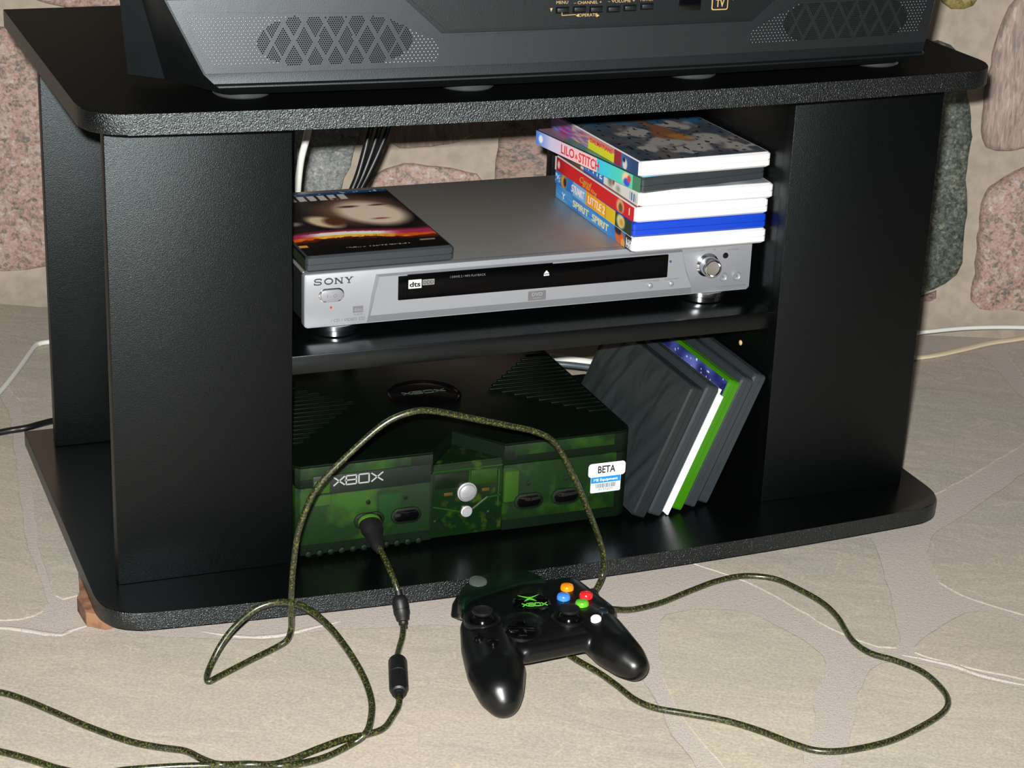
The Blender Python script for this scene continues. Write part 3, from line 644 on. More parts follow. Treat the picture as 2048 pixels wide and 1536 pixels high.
# ---------------------------------------------------------------- film and game cases
def mixc(a, b, t): t = max(0, min(1, t)); return tuple(x*(1-t)+y*t for x, y in zip(a, b))
def nz(u, v, s, o=0): return mnoise.noise(Vector((u*s, v*s, o)))
def blob(c, u, v, cu, cv, ru, rv, col, soft=.35):
    d = math.hypot((u-cu)/ru, (v-cv)/rv); return mixc(col, c, (d-(1-soft))/soft) if d < 1 else c
def make_case(name, label, loc, rotz, shell, spine_fn, cover_fn, t=14.2, group='film cases on the silver player', rot=None, spine_text=(), cat='disc case'):
    """a hinged case lying flat: local x 0..135 away from the spine, y 0..190 along it, z 0..t up"""
    r = thing(name, label, cat, loc, group, rot or (0, 0, math.radians(rotz)))
    prof = [(1.8, 0), (0, 1.8), (0, t*.46), (.7, t*.47), (.7, t*.53), (0, t*.54), (0, t-1.8), (1.8, t)]
    bm = B(); rings = []
    for ins, z in prof:
        rr = rrect(.3+ins, 135-ins, ins, 190-ins, 3.2, 4); rings.append([bm.verts.new((x, y, z)) for x, y in rr])
    n = len(rings[0])
    for A, Bq in zip(rings[:-1], rings[1:]):
        for i in range(n): bm.faces.new([A[i], A[(i+1) % n], Bq[(i+1) % n], Bq[i]])
    bm.faces.new(rings[0][::-1]); bm.faces.new(rings[-1])
    sh = mk('case_shell', bm, shell, r, smooth=True, local=True)
    if cover_fn: grid_print('cover_print', (2.2, 2.6, t), (1, 0, 0), (0, 1, 0), 129.5, 184.8, 130, 150, cover_fn, r)
    if spine_fn:
        sp = grid_print('spine_print', (.35, 187.6, .5), (0, -1, 0), (0, 0, 1), 185.2, t-1, 184, 12, spine_fn, r)
        for (s, a0, w, h, m, z, sh_) in spine_text:
            text('spine_lettering', s, (-.05, 186.8-a0*183.6, z), (0, -1, 0), (0, 0, 1), h, m, sp, w, .12, .015, 'L', local=True, shear=sh_)
    return r
RED = mat('red_ink', (205, 40, 48), .4); YEL = mat('cream_ink', (226, 214, 150), .4); GLD = mat('gold_ink', (206, 140, 60), .4); PINKW = mat('pale_pink_ink', (244, 214, 208), .4); BLU = mat('blue_ink', (70, 100, 160), .4)
def sp_spirit(s, v):
    c = mixc((48, 118, 205), (92, 164, 216), .5+nz(s, v, 5)); c = mixc(c, (42, 110, 190), max(0, (s-.6)*3))
    c = blob(c, s, v, .86, .45, .07, .62, (214, 96, 42)); c = blob(c, s, v, .835, .9, .05, .4, (40, 30, 26)); c = blob(c, s, v, .90, .2, .03, .4, (222, 160, 70))
    if s > .925: c = (26, 34, 40)
    if s > .94 and abs(v-.45) < .32 and nz(s*3, v, 30) > -.1: c = (220, 220, 220)
    return c
def sp_little(s, v):
    c = (44, 116, 196) if s < .25 else (116, 178, 226)
    c = blob(c, s, v, .12, .5, .05, .6, (214, 150, 30)); c = blob(c, s, v, .135, .5, .025, .4, (48, 40, 60))
    if s < .07 and abs(v-.5) < .3 and nz(s*4, v, 20) > 0: c = (190, 215, 240)
    if .42 < s < .80: c = mixc((232, 150, 20), (226, 190, 30), (s-.45)*3)
    if .675 < s < .68: c = (150, 110, 20)
    if s >= .80: c = (40, 58, 44); c = blob(c, s, v, .87, .55, .06, .6, (206, 206, 150)); c = blob(c, s, v, .88, .5, .03, .3, (220, 150, 60))
    return c
def sp_red(s, v):
    c = mixc((150, 20, 26), (208, 34, 36), s*6)
    if s < .02: c = (225, 215, 210)
    c = blob(c, s, v, .05, .5, .02, .35, (226, 190, 190)); c = blob(c, s, v, .41, .42, .08, .5, (196, 92, 34), .8)
    c = blob(c, s, v, .84, .5, .055, .6, (222, 170, 120)); c = blob(c, s, v, .845, .4, .03, .4, (110, 84, 50))
    if .945 < s < .953 and .25 < v < .8: c = (240, 210, 205)
    return c
def sp_white(s, v):
    c = (222, 222, 216)
    if s < .12: c = (150, 196, 228)
    if .12 < s < .28 and v < .35+(.28-s): c = (60, 120, 66)
    if .32 < s < .58: c = (46, 118, 200)
    c = blob(c, s, v, .66, .45, .045, .5, (120, 124, 112), .8); c = blob(c, s, v, .70, .6, .015, .3, (170, 70, 50)); c = blob(c, s, v, .76, .3, .04, .35, (150, 160, 140), .8)
    if .9 < s < .975 and .15 < v < .75 and int(s*180) % 5 < 3: c = (84, 108, 150)
    return c
def sp_lilo(s, v):
    c = mixc((70, 124, 214), (196, 190, 222), s*7) if s < .16 else (mixc((200, 190, 222), (226, 186, 190), (s-.16)*4))
    c = blob(c, s, v, .05, .5, .025, .34, (226, 232, 246))
    if s > .6: c = mixc((54, 186, 224), (84, 196, 164), (s-.62)*4.5)
    if s > .93: c = (70, 120, 90)
    c = blob(c, s, v, .875, .5, .045, .55, (232, 190, 150)); c = blob(c, s, v, .88, .3, .035, .35, (50, 84, 190)); c = blob(c, s, v, .90, .6, .02, .3, (205, 60, 60))
    return c
def sp_top(s, v):
    c = mixc((150, 40, 100), (90, 120, 190), .5+1.6*nz(s, v, 9)); c = mixc(c, (190, 150, 120), .5+1.2*nz(s, v, 14, 4)) if s > .25 else c
    if .45 < s < .74: c = (206, 206, 40) if v < .62 else (188, 120, 108)
    if .74 < s < .82: c = (150, 36, 52)
    if s > .82: c = mixc((66, 100, 156), (40, 70, 110), (s-.82)*8); c = blob(c, s, v, .86, .35, .03, .45, (214, 210, 200)); c = blob(c, s, v, .85, .6, .015, .2, (20, 20, 30))
    return c
def cv_top(u, v):    # pale mottled shapes under a blue band, brown figure-less mass in the middle
    c = mixc((96, 90, 92), (60, 72, 84), .5+1.4*nz(u, v, 5)); c = mixc(c, (40, 104, 150), (v-.62)*5+nz(u, v, 6))
    for i, (a_, b_, r1, r2) in enumerate(((.3, .5, .14, .12), (.42, .3, .15, .1), (.62, .25, .16, .13), (.8, .3, .14, .12), (.72, .6, .13, .12), (.25, .22, .12, .09), (.5, .14, .2, .07), (.86, .14, .12, .09))):
        c = blob(c, u+.09*nz(u, v, 11), v+.09*nz(u, v, 12, 5), a_, b_, r1, r2, (160, 154, 150), .35)
    c = blob(c, u+.12*nz(u, v, 6, 7), v+.1*nz(u, v, 7, 8), .52, .52, .10, .26, (132, 84, 60), .5); c = blob(c, u+.08*nz(u, v, 9, 2), v, .6, .38, .09, .09, (168, 110, 54), .6); c = blob(c, u, v, .5, .8, .1, .08, (110, 86, 70))
    n = nz(u, v, 26, 2)
    if n > .42: c = mixc(c, (24, 24, 28), .85)
    if nz(u, v, 15, 9) > .55: c = mixc(c, (150, 90, 84), .5)
    return c
def cv_lilo(u, v):
    c = mixc((50, 110, 60), (40, 130, 170), .5+1.6*nz(u, v, 6)); c = mixc(c, (150, 110, 130), (v-.5)*1.6+nz(u, v, 8, 3))
    return mixc(c, (60, 160, 190), 1-v*9) if v < .11 else c
def cv_plain(col): return lambda u, v: mixc(col, (90, 90, 90), .3+.5*nz(u, v, 6))
def cv_dark(u, v):   # dark drama sheet: warm pale shapes over a glowing orange horizon
    c = mixc((40, 28, 26), (14, 12, 14), .5+1.2*nz(u, v, 5))
    c = blob(c, u, v, .66, .66, .40, .30, (140, 104, 84), .6); c = blob(c, u+.25*(v-.6), v, .72, .60, .27, .25, (232, 208, 184), .35)
    c = blob(c, u, v, .60, .73, .10, .025, (70, 46, 38), .7); c = blob(c, u, v, .82, .73, .09, .02, (80, 56, 46), .7); c = blob(c, u, v, .74, .50, .09, .02, (150, 90, 76), .7)
    c = blob(c, u+.45*(v-.5), v, .33, .50, .13, .13, (226, 200, 160), .4); c = blob(c, u, v, .40, .50, .10, .10, (92, 50, 34), .5); c = blob(c, u, v, .09, .50, .10, .05, (140, 120, 122), .6); c = blob(c, u, v, .10, .72, .09, .08, (150, 104, 100), .7)
    hz = .30+.03*math.sin(u*5)
    if v < hz+.05:
        c = mixc(c, (176, 46, 84), (hz+.05-v)*22)
        g = 1-abs(u-.42)/.36
        if v < hz: c = mixc(c, (250, 240, 226), g*2.4)
        if v < hz-.045: c = mixc((222, 92, 20), (250, 200, 70), g*1.6+nz(u, v, 14)); 
        if v < hz-.085-.02*nz(u, v, 18): c = mixc((120, 36, 12), (24, 14, 12), (hz-.085-v)*24+.6*nz(u, v, 22))
        if .235 < v < .245 and .26 < u < .62 and nz(u, v, 60) > 0: c = (40, 20, 20)
    if v < .14: c = (13, 11, 11)
    if .07 < v < .085 and .3 < u < .75 and nz(u*2, v, 40) > .05: c = (170, 160, 140)
    if .1 < v < .125 and .84 < u < .95: c = (140, 126, 110)
    if u < .06 and .12 < v < .16: c = (220, 150, 70)
    if v > .965: c = (22, 70, 120) if nz(u*1.5, v, 30) < .35 else (160, 190, 215)
    elif .87 < v < .955 and (u*13) % 1 < .62 and nz(u, v, 22, 3) > -.45 and u < .68: c = (196, 190, 184)
    return c
Z0 = PT
G1 = None
make_case('film_case', 'white disc case at the bottom of the stack, its sky blue spine reading SPIRIT', (499.8, 84, Z0), -.7, WHITE, sp_spirit, cv_plain((60, 110, 160)), spine_text=(('SPIRIT  SPIRIT', .24, 88, 6.6, YEL, 3.6, 0), ('Y', .085, 8, 6, WINK, 3.6, 0)))
make_case('film_case', 'bright blue disc case second from the bottom of the stack, blue and yellow spine', (499.4, 84.5, Z0+14.25), -.5, BLUE, sp_little, cv_plain((60, 110, 160)), spine_text=(('STUART', .225, 32, 7.5, PINKW, 3.2, .1), ('LITTLE 2', .45, 40, 7.5, PINKW, 3.4, .1)))
make_case('film_case', 'white disc case with red spine and gold script, third up in the stack', (499.8, 82, Z0+28.5), .2, WHITE, sp_red, cv_plain((150, 50, 50)), spine_text=(('Carol', .33, 28, 6, GLD, 4.4, .3), ('of the King', .37, 34, 3.6, GLD, 1.6, .3)))
make_case('film_case', 'white disc case with white and blue spine, just under the grey case in the stack', (503.5, 82.5, Z0+42.75), -.2, WHITE, sp_white, cv_plain((180, 190, 200)), spine_text=(('W V I E', .33, 42, 7.5, WINK, 3.2, 0),))
make_case('film_case', 'charcoal disc case turned askew in the stack, spine in pale blue with red letters', (502.4, 77, Z0+57.0), 8.4, GREYC, sp_lilo, cv_lilo, spine_text=(('LILO', .255, 24, 8.5, RED, 3.2, 0), ('&', .395, 5, 4, RED, 4.2, 0), ('STITCH', .43, 36, 9, RED, 2.6, 0)))
make_case('film_case', 'topmost white disc case of the stack, mottled cover with a brown and orange centre', (500.5, 80, Z0+71.25), 2.6, WHITE, sp_top, cv_top, spine_text=(('DALMATIANS', .47, 46, 4, RED, 7.6, 0),))
make_case('film_case', 'charcoal disc case lying alone on the silver player, dark cover with orange glow', (201.5, 101.5, Z0), .4, GREYC, lambda s, v: (22, 26, 24) if abs(v-.5) > .3 else (46, 56, 40), cv_dark)

def lean_case(name, label, x, y, shell, ang=67, t=14.2, cover=None, dz=0, cat='disc case'):
    """standing on its long lower edge, top leaning right against the inner wall"""
    th = -math.radians(ang)
    # lowest point is the corner at local (0,*,0): keep it on the board
    return make_case(name, label, (x, y, ZB+.15+dz), 0, shell, None, cover, t=t, group='cases leaning in the lower shelf', rot=(0, th, 0), cat=cat)
FILM = glassy('wrinkled_clear_film', (.9, .95, .95), (58, 66, 66), .2, .5, bump=(9, .45, .006, (.7, 2.2, 1)))
k = math.cos(math.radians(25))
ca = lean_case('game_case', 'charcoal game case leaning right of the green console, wrapped in wrinkled clear film', 513.2, 48, GREYC2)
def film():
    bm = B(); nx, ny = 40, 56; g = []
    for j in range(ny+1):
        row = []
        for i in range(nx+1):
            x = 1+133*i/nx; y = 1+188*j/ny
            q = (y-60+.5*(x-60)); n = 1.7*max(0, mnoise.noise(Vector((q*.085, x*.016, 2))))+1.2*max(0, mnoise.noise(Vector((q*.05+7, x*.02, 9))))
            edge = min(1, min(i, nx-i, j, ny-j)/3)
            row.append(bm.verts.new((x, y, 14.3+n*1.8*edge)))
        g.append(row)
    for j in range(ny):
        for i in range(nx): bm.faces.new([g[j][i], g[j][i+1], g[j+1][i+1], g[j+1][i]])
    mk('film_wrap', bm, FILM, ca, smooth=True, local=True, angle=180)
film()
lean_case('game_case', 'second leaning charcoal game case, between the film-wrapped case and the white booklet', 529.0, 47.5, GREYC)
bk = thing('booklet', 'thin white booklet leaning between the second charcoal case and the green case', 'booklet', (538.6, 51, ZB+.2), None, (0, -math.radians(67), 0))
box_b = box(B(), 0, 124, 0, 175, 0, 2.2, .3); mk('booklet_cover', box_b, PAPER, bk, local=True)
mk('page_block', box(B(), 1, 129, 4, 172, 2.4, 7.6, .2), PAPER, bk, local=True)
def cv_blue(u, v):
    c = mixc((62, 74, 150), (110, 124, 196), .5+1.3*nz(u, v, 4)); c = mixc(c, (30, 34, 90), .6+2*nz(u, v, 7, 4))
    return (225, 230, 245) if nz(u, v, 50) > .55 else c
lean_case('game_case', 'bright green game case with a starry blue cover leaning among the charcoal cases', 554.0, 54, GREENC, cover=cv_blue, t=13.2)
lean_case('game_case', 'charcoal game case leaning directly right of the green case', 569.5, 57, GREYC)
lean_case('game_case', 'rightmost leaning charcoal game case, resting against the inner wall of the stand', 585.0, 62, GREYC)

# ---------------------------------------------------------------- game console
CX0, CX1, CY0, CY1 = 178.2, 497.2, 52.5, 312
gc = thing('game_console', 'squat translucent dark green game console on the lower shelf with a BETA sticker', 'game console', ((CX0+CX1)/2, 180, ZB))
SHELL = glassy('translucent_green_plastic', (.34, .66, .2), (13, 30, 15), .38, .5, bump=(1500, .6, .0008, (1, 1, 1)))
SHELLT = glassy('translucent_green_lid', (.12, .3, .08), (7, 16, 9), .3, .72)
MODU = mat('green_module', (7, 27, 7), .3, speck=(90, (44, 60, 9), .55, .75))
INNER = mat('internals_metal', (62, 84, 54), .5, metal=.0, speck=(30, (176, 178, 40), .5, .68))
STRIP = mat('smoked_strip', (20, 30, 24), .4)
XM = 338.0
def body_outline(rec, back=0): return [(CX0+1, CY1), (CX0+1, CY0+4), (CX0+5, CY0), (XM-34, CY0)]+rec+[(XM+34, CY0), (CX1-11, CY0), (CX1-4, CY0+3.5), (CX1, CY0+11), (CX1, CY1)]
zc0, zc1, zc2 = ZB+5.5, 100.5, 121.0
px_('lower_shell', SHELL, gc, body_outline([(XM-34, CY0+6), (XM+34, CY0+6)]), zc0, zc1-.8, 'z', 1.0)
px_('lid', [SHELL], gc, body_outline([(XM, CY0+46)]), zc1, zc2-2.2, 'z', .6)
px_('lid_top', SHELLT, gc, body_outline([(XM, CY0+46)]), zc2-2.1, zc2, 'z', .8)
bx('inner_shield', INNER, gc, CX0+8, CX1-8, CY0+14, CY1-5, zc0+3, zc1-4, 1)
bx('inner_shield', INNER, gc, CX0+8, XM-50, CY0+12, CY0+120, zc1+2, zc2-4, .5)
bx('inner_shield', INNER, gc, XM+50, CX1-12, CY0+12, CY0+120, zc1+2, zc2-4, .5)
md = px_('centre_module', MODU, gc, [(XM-33.6, CY0+2.2), (XM+33.6, CY0+2.2), (XM+33.6, CY0+5.8), (XM-33.6, CY0+5.8)], zc0+.5, zc1+5, 'z', .4)
px_('module_ledge', MODU, gc, [(XM-32, CY0+2.6), (XM+32, CY0+2.6), (XM, CY0+44)], zc1+.2, zc1+6.5, 'z', .5)
YC = CY0+2.1
YLW = mat('yellow_connector', (186, 178, 16), .4)
bx('inner_connector', YLW, gc, XM+36, XM+50, CY0+2, CY0+12, 62, 92, 1)
bx('inner_connector', YLW, gc, CX0+18, CX0+34, CY0+3, CY0+12, 80, 90, 1)
bx('inner_connector', mat('green_board', (50, 120, 30), .4), gc, XM-82, XM-62, CY0+3, CY0+12, 56, 84, 1)
EDG = mat('bright_green_edge', (22, 62, 12), .2); DKG = mat('dark_green_recess', (8, 22, 8), .3); AMB = mat('amber_component', (64, 52, 12), .4)
def cseg(segs, th, m, nm): mk(nm, strokes(B(), [((a-XM, b-ZB), (c_-XM, d_-ZB)) for a, b, c_, d_ in segs], th, (XM, YC, ZB), (1, 0, 0), (0, 0, 1), .7), m, md)
cseg([(XM-32, 66.5, XM-4, 58.5), (XM+4, 58.5, XM+20, 70), (XM+20, 70, XM+32, 71), (XM-33, 100.5, XM+33, 100.5), (XM+2, 82, XM+2, 99), (XM+30, 60, XM+30, 97)], 1.0, EDG, 'module_rib')
bx('module_recess', DKG, md, XM-31, XM+.5, YC-.4, YC+.2, 83, 98, .1); bx('module_window', mat('olive_panel', (28, 52, 14), .25), md, XM+3.5, XM+28, YC-.4, YC+.2, 84, 98, .1)
bx('circuit_part', AMB, md, XM-22, XM-14, YC-.9, YC, 76, 79, .1); bx('circuit_part', AMB, md, XM+14, XM+21, YC-.9, YC, 76.5, 79.5, .1)
for x, z in ((XM-27, 47.5), (XM+24, 51)):
    mk('screw_well', lathe(B(), [(5.5, 0), (5.5, 1.2), (4.2, 1.2), (3.8, .2), (0, .2)], (x, YC+.1, z), (0, -1, 0), 24), DKG, md, smooth=True)
q = ony(935, 985, YC-2); bm = lathe(B(), [(9.2, 0), (9.2, 1.4), (8.2, 1.8), (7.9, 3.4), (7.2, 4.0), (0, 4.3)], (q.x, YC, q.z), (0, -1, 0), 36)
pbt = mk('power_button', bm, mat('pewter_button', (176, 174, 178), .35, metal=.5), gc, smooth=True)
bx('button_mark', SILD, pbt, q.x-3, q.x+3, YC-4.6, YC-4.1, q.z-3.6, q.z-3, .1)
q = ony(934, 1024, YC-2); mk('eject_button', lathe(B(), [(5.4, 0), (5.3, 1.2), (4.4, 1.6), (4.2, 3), (0, 3.3)], (q.x, YC, q.z), (0, -1, 0), 28), mat('pewter_button_light', (196, 194, 198), .3, metal=.5), gc, smooth=True)
# disc tray strip with its bar lettering
sa = ony(600, 945, CY0).x
trs = bx('tray_door', STRIP, gc, CX0+16, XM-35.5, CY0-.9, CY0+1, 92.5, 110.2, .5)
bx('tray_clear_end', mat('clear_green_end', (44, 76, 22), .25), trs, CX0+17, CX0+31, CY0-1.2, CY0, 94, 106, .3)
def xbox_segs(w, h):
    g = w/4.0; a = []
    a += [((0, h), (g*.45, h/2)), ((g*.45, h/2), (g*.86, h/2)), ((0, 0), (g*.45, h/2)), ((g*.45, h*.5), (g*.9, h)), ((g*.45, h*.5), (g*.9, 0))]
    a = [((0, h), (g*.9, 0)), ((0, 0), (g*.9, h))]
    x = g*1.02; a += [((x, h), (x+g*.82, h)), ((x, 0), (x+g*.82, 0)), ((x-.12*g, h/2), (x+g*.82, h/2)), ((x+g*.82, 0), (x+g*.82, h)), ((x, h*.5), (x, h)), ((x, 0), (x, h*.5))]
    x = g*2.04; a += [((x, h), (x+g*.82, h)), ((x, 0), (x+g*.82, 0)), ((x+g*.82, 0), (x+g*.82, h)), ((x, 0), (x, h))]
    x = g*3.05; a += [((x, h), (x+g*.95, 0)), ((x, 0), (x+g*.95, h))]
    return a
q = ony(667, 972, CY0-1); q2 = ony(766, 962, CY0-1)
mk('lettering', strokes(B(), xbox_segs(q2.x-q.x, 8.2), 1.25, (q.x, CY0-.95, q.z), (1, 0, 0), (0, 0, 1), .25), mat('grey_white_ink', (150, 152, 150), .5), trs)
# controller sockets
for i, (u, v) in enumerate(((738, 1040), (812, 1030), (1057, 1001), (1131, 991))):
    q = ony(u, v, CY0)
    s = mk('controller_socket', prism(B(), rrect(q.x-14, q.x+14, q.z-7.5, q.z+7.5, 7.3, 7), CY0-1.3, CY0+.6, 'y', .6), SHELL, gc, smooth=True)
    mk('socket_opening', prism(B(), rrect(q.x-11.5, q.x+11.5, q.z-5.4, q.z+5.2, 5.2, 7), CY0-1.5, CY0+.2, 'y', .2), GLB, s, smooth=True)
    mk('socket_mark', lathe(B(), [(2.2, 0), (2.1, .6), (0, 1)], (q.x-1, CY0+.1, q.z+17.5), (0, -1, 0), 16), MODU if i else DKG, s, smooth=True)
# raised vent ribs on both sides of the lid
for i in range(17):
    y = 103+i*9.6; f = 1-abs(y-181)/86
    w = 12+78*f
    if w < 14: continue
    bx('vent_rib', SHELLT, gc, CX0+3, CX0+3+w, y, y+4.6, zc2-.2, zc2+1.6, .7)
    bx('vent_rib', SHELLT, gc, CX1-3-w, CX1-3, y, y+4.6, zc2-.2, zc2+1.6, .7)
jw = mk('lid_emblem', lathe(B(), [(35.5, 0), (35.5, 2.0), (34, 2.9), (32.4, 2.2), (32, 1.4), (20, 3.0), (0, 3.6)], (340, 184, zc2-.1), (0, 0, 1), 64), GLB, gc, smooth=True)
mk('emblem_lettering', strokes(B(), xbox_segs(42, 6), .8, (319, 182, zc2+3.4), (1, 0, 0), (0, 1, 0), .3), mat('emblem_grey', (70, 80, 74), .4), jw)
for x, y in ((CX0+25, CY0+25), (CX1-25, CY0+25), (CX0+25, CY1-25), (CX1-25, CY1-25)):
    mk('foot', lathe(B(), [(0, 0), (9, 0), (10, 5.6), (0, 5.6)], (x, y, ZB), (0, 0, 1), 18), SOFT, gc, smooth=True)
for i in range(11):
    x = CX0+12+i*10.2; mk('base_stud', lathe(B(), [(3.6, 0), (3, 3), (0, 4.6)], (x, CY0+1.5, zc0+1.8), (0, -1, -.1), 10), SHELL, gc, smooth=True)
# asset stickers
def FC_(u, v): p = ony(u, v, CY0-.2); return p.x, p.z
a0 = FC_(1176, 956); a1 = FC_(1250, 920)
sx0, sx1 = a0[0], FC_(1250, 940)[0]; sz0, sz1 = FC_(1177, 956)[1], FC_(1178, 929)[1]
st1 = mk('sticker', prism(B(), rrect(sx0, sx1, sz0, sz1, 3.2), CY0-.6, CY0-.35, 'y', 0), PAPER, gc); st1['label'] = 'white sticker reading BETA'
text('lettering', 'BETA', ((sx0+sx1)/2-.3, CY0-.62, sz0+3.8), (1, 0, 0), (0, 0, 1), 7.0, mat('dark_ink', (30, 28, 30), .6), st1, 17.5, .12, .025)
bx0, bx1 = FC_(1181, 970)[0], FC_(1241, 960)[0]; bz0, bz1 = FC_(1181, 987)[1], sz0+2
st2 = mk('sticker', prism(B(), rrect(bx0, bx1, bz0, bz1, 1.5), CY0-.32, CY0-.1, 'y', 0), mat('sticker_pale', (205, 215, 224), .5), gc); st2['label'] = 'blue and white barcode sticker'
bx('blue_band', mat('sticker_blue', (20, 130, 205), .5), st2, bx0+.3, bx1-.3, CY0-.4, CY0-.3, sz0-6.2, sz0-.2, 0)
text('lettering', 'MS Equipment', ((bx0+bx1)/2, CY0-.42, sz0-4.4), (1, 0, 0), (0, 0, 1), 2.6, WINK, st2, 24, .05, .02)
rb = random.Random(4); x = bx0+5; bm = B()
while x < bx1-5:
    w = rb.choice((.35, .5, .8)); box(bm, x, x+w, CY0-.42, CY0-.3, bz0+4.6, sz0-7); x += w+rb.choice((.4, .6))
mk('barcode', bm, INK, st2); text('lettering', '2155271', ((bx0+bx1)/2, CY0-.42, bz0+2.2), (1, 0, 0), (0, 0, 1), 2, INK, st2, 14, .05)

# ---------------------------------------------------------------- game controller
CL = onz(1060, 1260, 0)
ct = thing('game_controller', 'black game controller with coloured buttons lying on the flagstones', 'game controller', (CL.x, CL.y, 0))
def ball(u, v, z, r, sz=1, n=10):
    c_ = onz(u, v, z); c_.z = z; out = []
    for i in range(n+1):
        a = math.pi*i/n-math.pi/2
        for j in range(2*n): t = math.pi*j/n; out.append((c_.x+r*math.cos(a)*math.cos(t), c_.y+r*math.cos(a)*math.sin(t), c_.z+r*sz*math.sin(a)))
    return out
def hull(lst):
    b_ = B(); vs = [b_.verts.new(p) for L_ in lst for p in L_]
    r = bmesh.ops.convex_hull(b_, input=vs); bad = [g for g in r['geom_interior'] if isinstance(g, bmesh.types.BMVert)]
    bmesh.ops.delete(b_, geom=bad, context='VERTS'); return b_
parts = [
 hull([ball(970, 1258, 34, 21, .62), ball(978, 1300, 31, 23, .78), ball(992, 1345, 27, 24, .85)]),
 hull([ball(992, 1345, 27, 24, .85), ball(1000, 1380, 22, 19.5, .95), ball(1006, 1400, 17.5, 14.5, 1)]),
 hull([ball(1165, 1238, 34, 21, .6), ball(1196, 1264, 32, 22, .75), ball(1226, 1296, 29, 20, .85)]),
 hull([ball(1226, 1296, 29, 20, .85), ball(1252, 1318, 26, 16.5, .95), ball(1268, 1332, 24, 12.5, 1)]),
 hull([ball(958, 1222, 34, 13, .8), ball(1140, 1180, 34, 13, .8), ball(1200, 1228, 34, 14, .75), ball(1170, 1282, 33, 9, 1), ball(1050, 1306, 33, 9, 1), ball(950, 1268, 34, 12, .8), ball(1060, 1190, 34, 13, .8)]),
 hull([ball(1058, 1212, 37, 17, .62), ball(1062, 1200, 36, 17, .6)]),
 hull([ball(1030, 1262, 36, 20, .5), ball(1050, 1250, 38, 18, .5)]),
]
bm = B()
for b_ in parts:
    me = bpy.data.meshes.new('t'); b_.to_mesh(me); b_.free(); bm.from_mesh(me); bpy.data.meshes.remove(me)
body = mk('body', bm, SATIN, ct)
md_ = body.modifiers.new('r', 'REMESH'); md_.mode = 'VOXEL'; md_.voxel_size = .0016; md_.use_smooth_shade = True
ms = body.modifiers.new('s', 'SMOOTH'); ms.factor = .5; ms.iterations = 9
dg = bpy.context.evaluated_depsgraph_get(); me = bpy.data.meshes.new_from_object(body.evaluated_get(dg)); body.modifiers.clear(); body.data = me
me.polygons.foreach_set('use_smooth', [True]*len(me.polygons))
dg = bpy.context.evaluated_depsgraph_get(); dg.update()
def surf(u, v):
    """point where a sight line meets the controller's shell"""
    o0 = (CAM-ROOTLOC[ct.name])*U; d_ = ray(u, v).normalized()
    ok, loc, nr, _ = body.ray_cast(o0, d_, distance=10) if hasattr(body, 'ray_cast') else (False, None, None, None)
    if not ok: return onz(u, v, 42), Vector((0, 0, 1))
    return loc/U+ROOTLOC[ct.name], nr
UPV = Vector((0, 0, 1))
def seat(u, v, r=3):
    p, n = surf(u, v); ps = [surf(u+a, v+b)[0] for a, b in ((-8, 0), (8, 0), (0, -6), (0, 6))]
    return p, (n+UPV*1.2).normalized()
def stick(u, v):
    p, n = seat(u, v); n = (n+UPV).normalized()
    s = mk('stick_well', lathe(B(), [(15.5, -3), (15, 1.0), (13.8, 2.0), (12.4, 1.2), (11.5, -1), (0, -2)], p, n, 32), SATIN, ct, smooth=True)
    mk('stick_dome', lathe(B(), [(10.5, -2), (9.4, 2.5), (6.5, 5.2), (3.6, 6.4), (3.4, 7), (0, 7)], p, n, 28), GLB, s, smooth=True)
    mk('stick_cap', lathe(B(), [(3.4, 5.8), (8.2, 6.6), (8.8, 7.8), (8.6, 9.2), (7.4, 9.6), (6.4, 8.8), (0, 8.4)], p, n, 28), SOFT, s, smooth=True)
stick(965, 1240); stick(1138, 1236)
p, n = seat(1043, 1262)
dpd = mk('direction_pad', lathe(B(), [(17, -3), (16.6, .8), (15.4, 1.8), (14.6, 1.4), (12.5, .4), (0, .2)], p, n, 40), SATIN, ct, smooth=True)
bm = B(); box(bm, -11, 11, -3.6, 3.6, 0, 3.4, 1.0); box(bm, -3.6, 3.6, -11, 11, 0, 3.5, 1.0)
lathe(bm, [(11, 0), (10.5, 1.6), (0, 1.0)], (0, 0, 0), (0, 0, 1), 32)
rq = UPV.rotation_difference(n).to_matrix() @ Matrix.Rotation(math.radians(-14), 3, 'Z')
for v_ in bm.verts: v_.co = p+rq @ v_.co
mk('pad_cross', bm, GLB, dpd, smooth=True)
CBT = {'orange': (244, 140, 10), 'blue': (66, 132, 232), 'red': (226, 34, 38), 'green': (96, 178, 40)}
for (u, v), c_ in (((1134, 1178), 'orange'), ((1127, 1197), 'blue'), ((1172, 1194), 'red'), ((1164, 1210), 'green')):
    p, n = seat(u, v); o = mk('face_button', lathe(B(), [(5.8, -2), (5.7, 2.4), (5.0, 3.6), (3, 4.3), (0, 4.5)], p, n, 28), mat('button_'+c_, CBT[c_], .22, coat=.5), ct, smooth=True); o['label'] = c_+' face button'
for (u, v), m_, lb in (((1192, 1239), mat('button_white', (238, 234, 228), .25), 'small white button'), ((1205, 1224), mat('button_black', (26, 32, 42), .2), 'small black button')):
    p, n = seat(u, v); o = mk('face_button', lathe(B(), [(4.6, -2), (4.5, 1.6), (3.6, 2.6), (0, 3)], p, n, 22), m_, ct, smooth=True); o['label'] = lb
for u, v in ((957, 1276), (986, 1285)):
    p, n = seat(u, v); mk('menu_button', lathe(B(), [(4.6, -2), (4.4, 1.6), (3.2, 2.6), (0, 3)], p, n, 20), GLB, ct, smooth=True)
p, n = seat(1063, 1209)
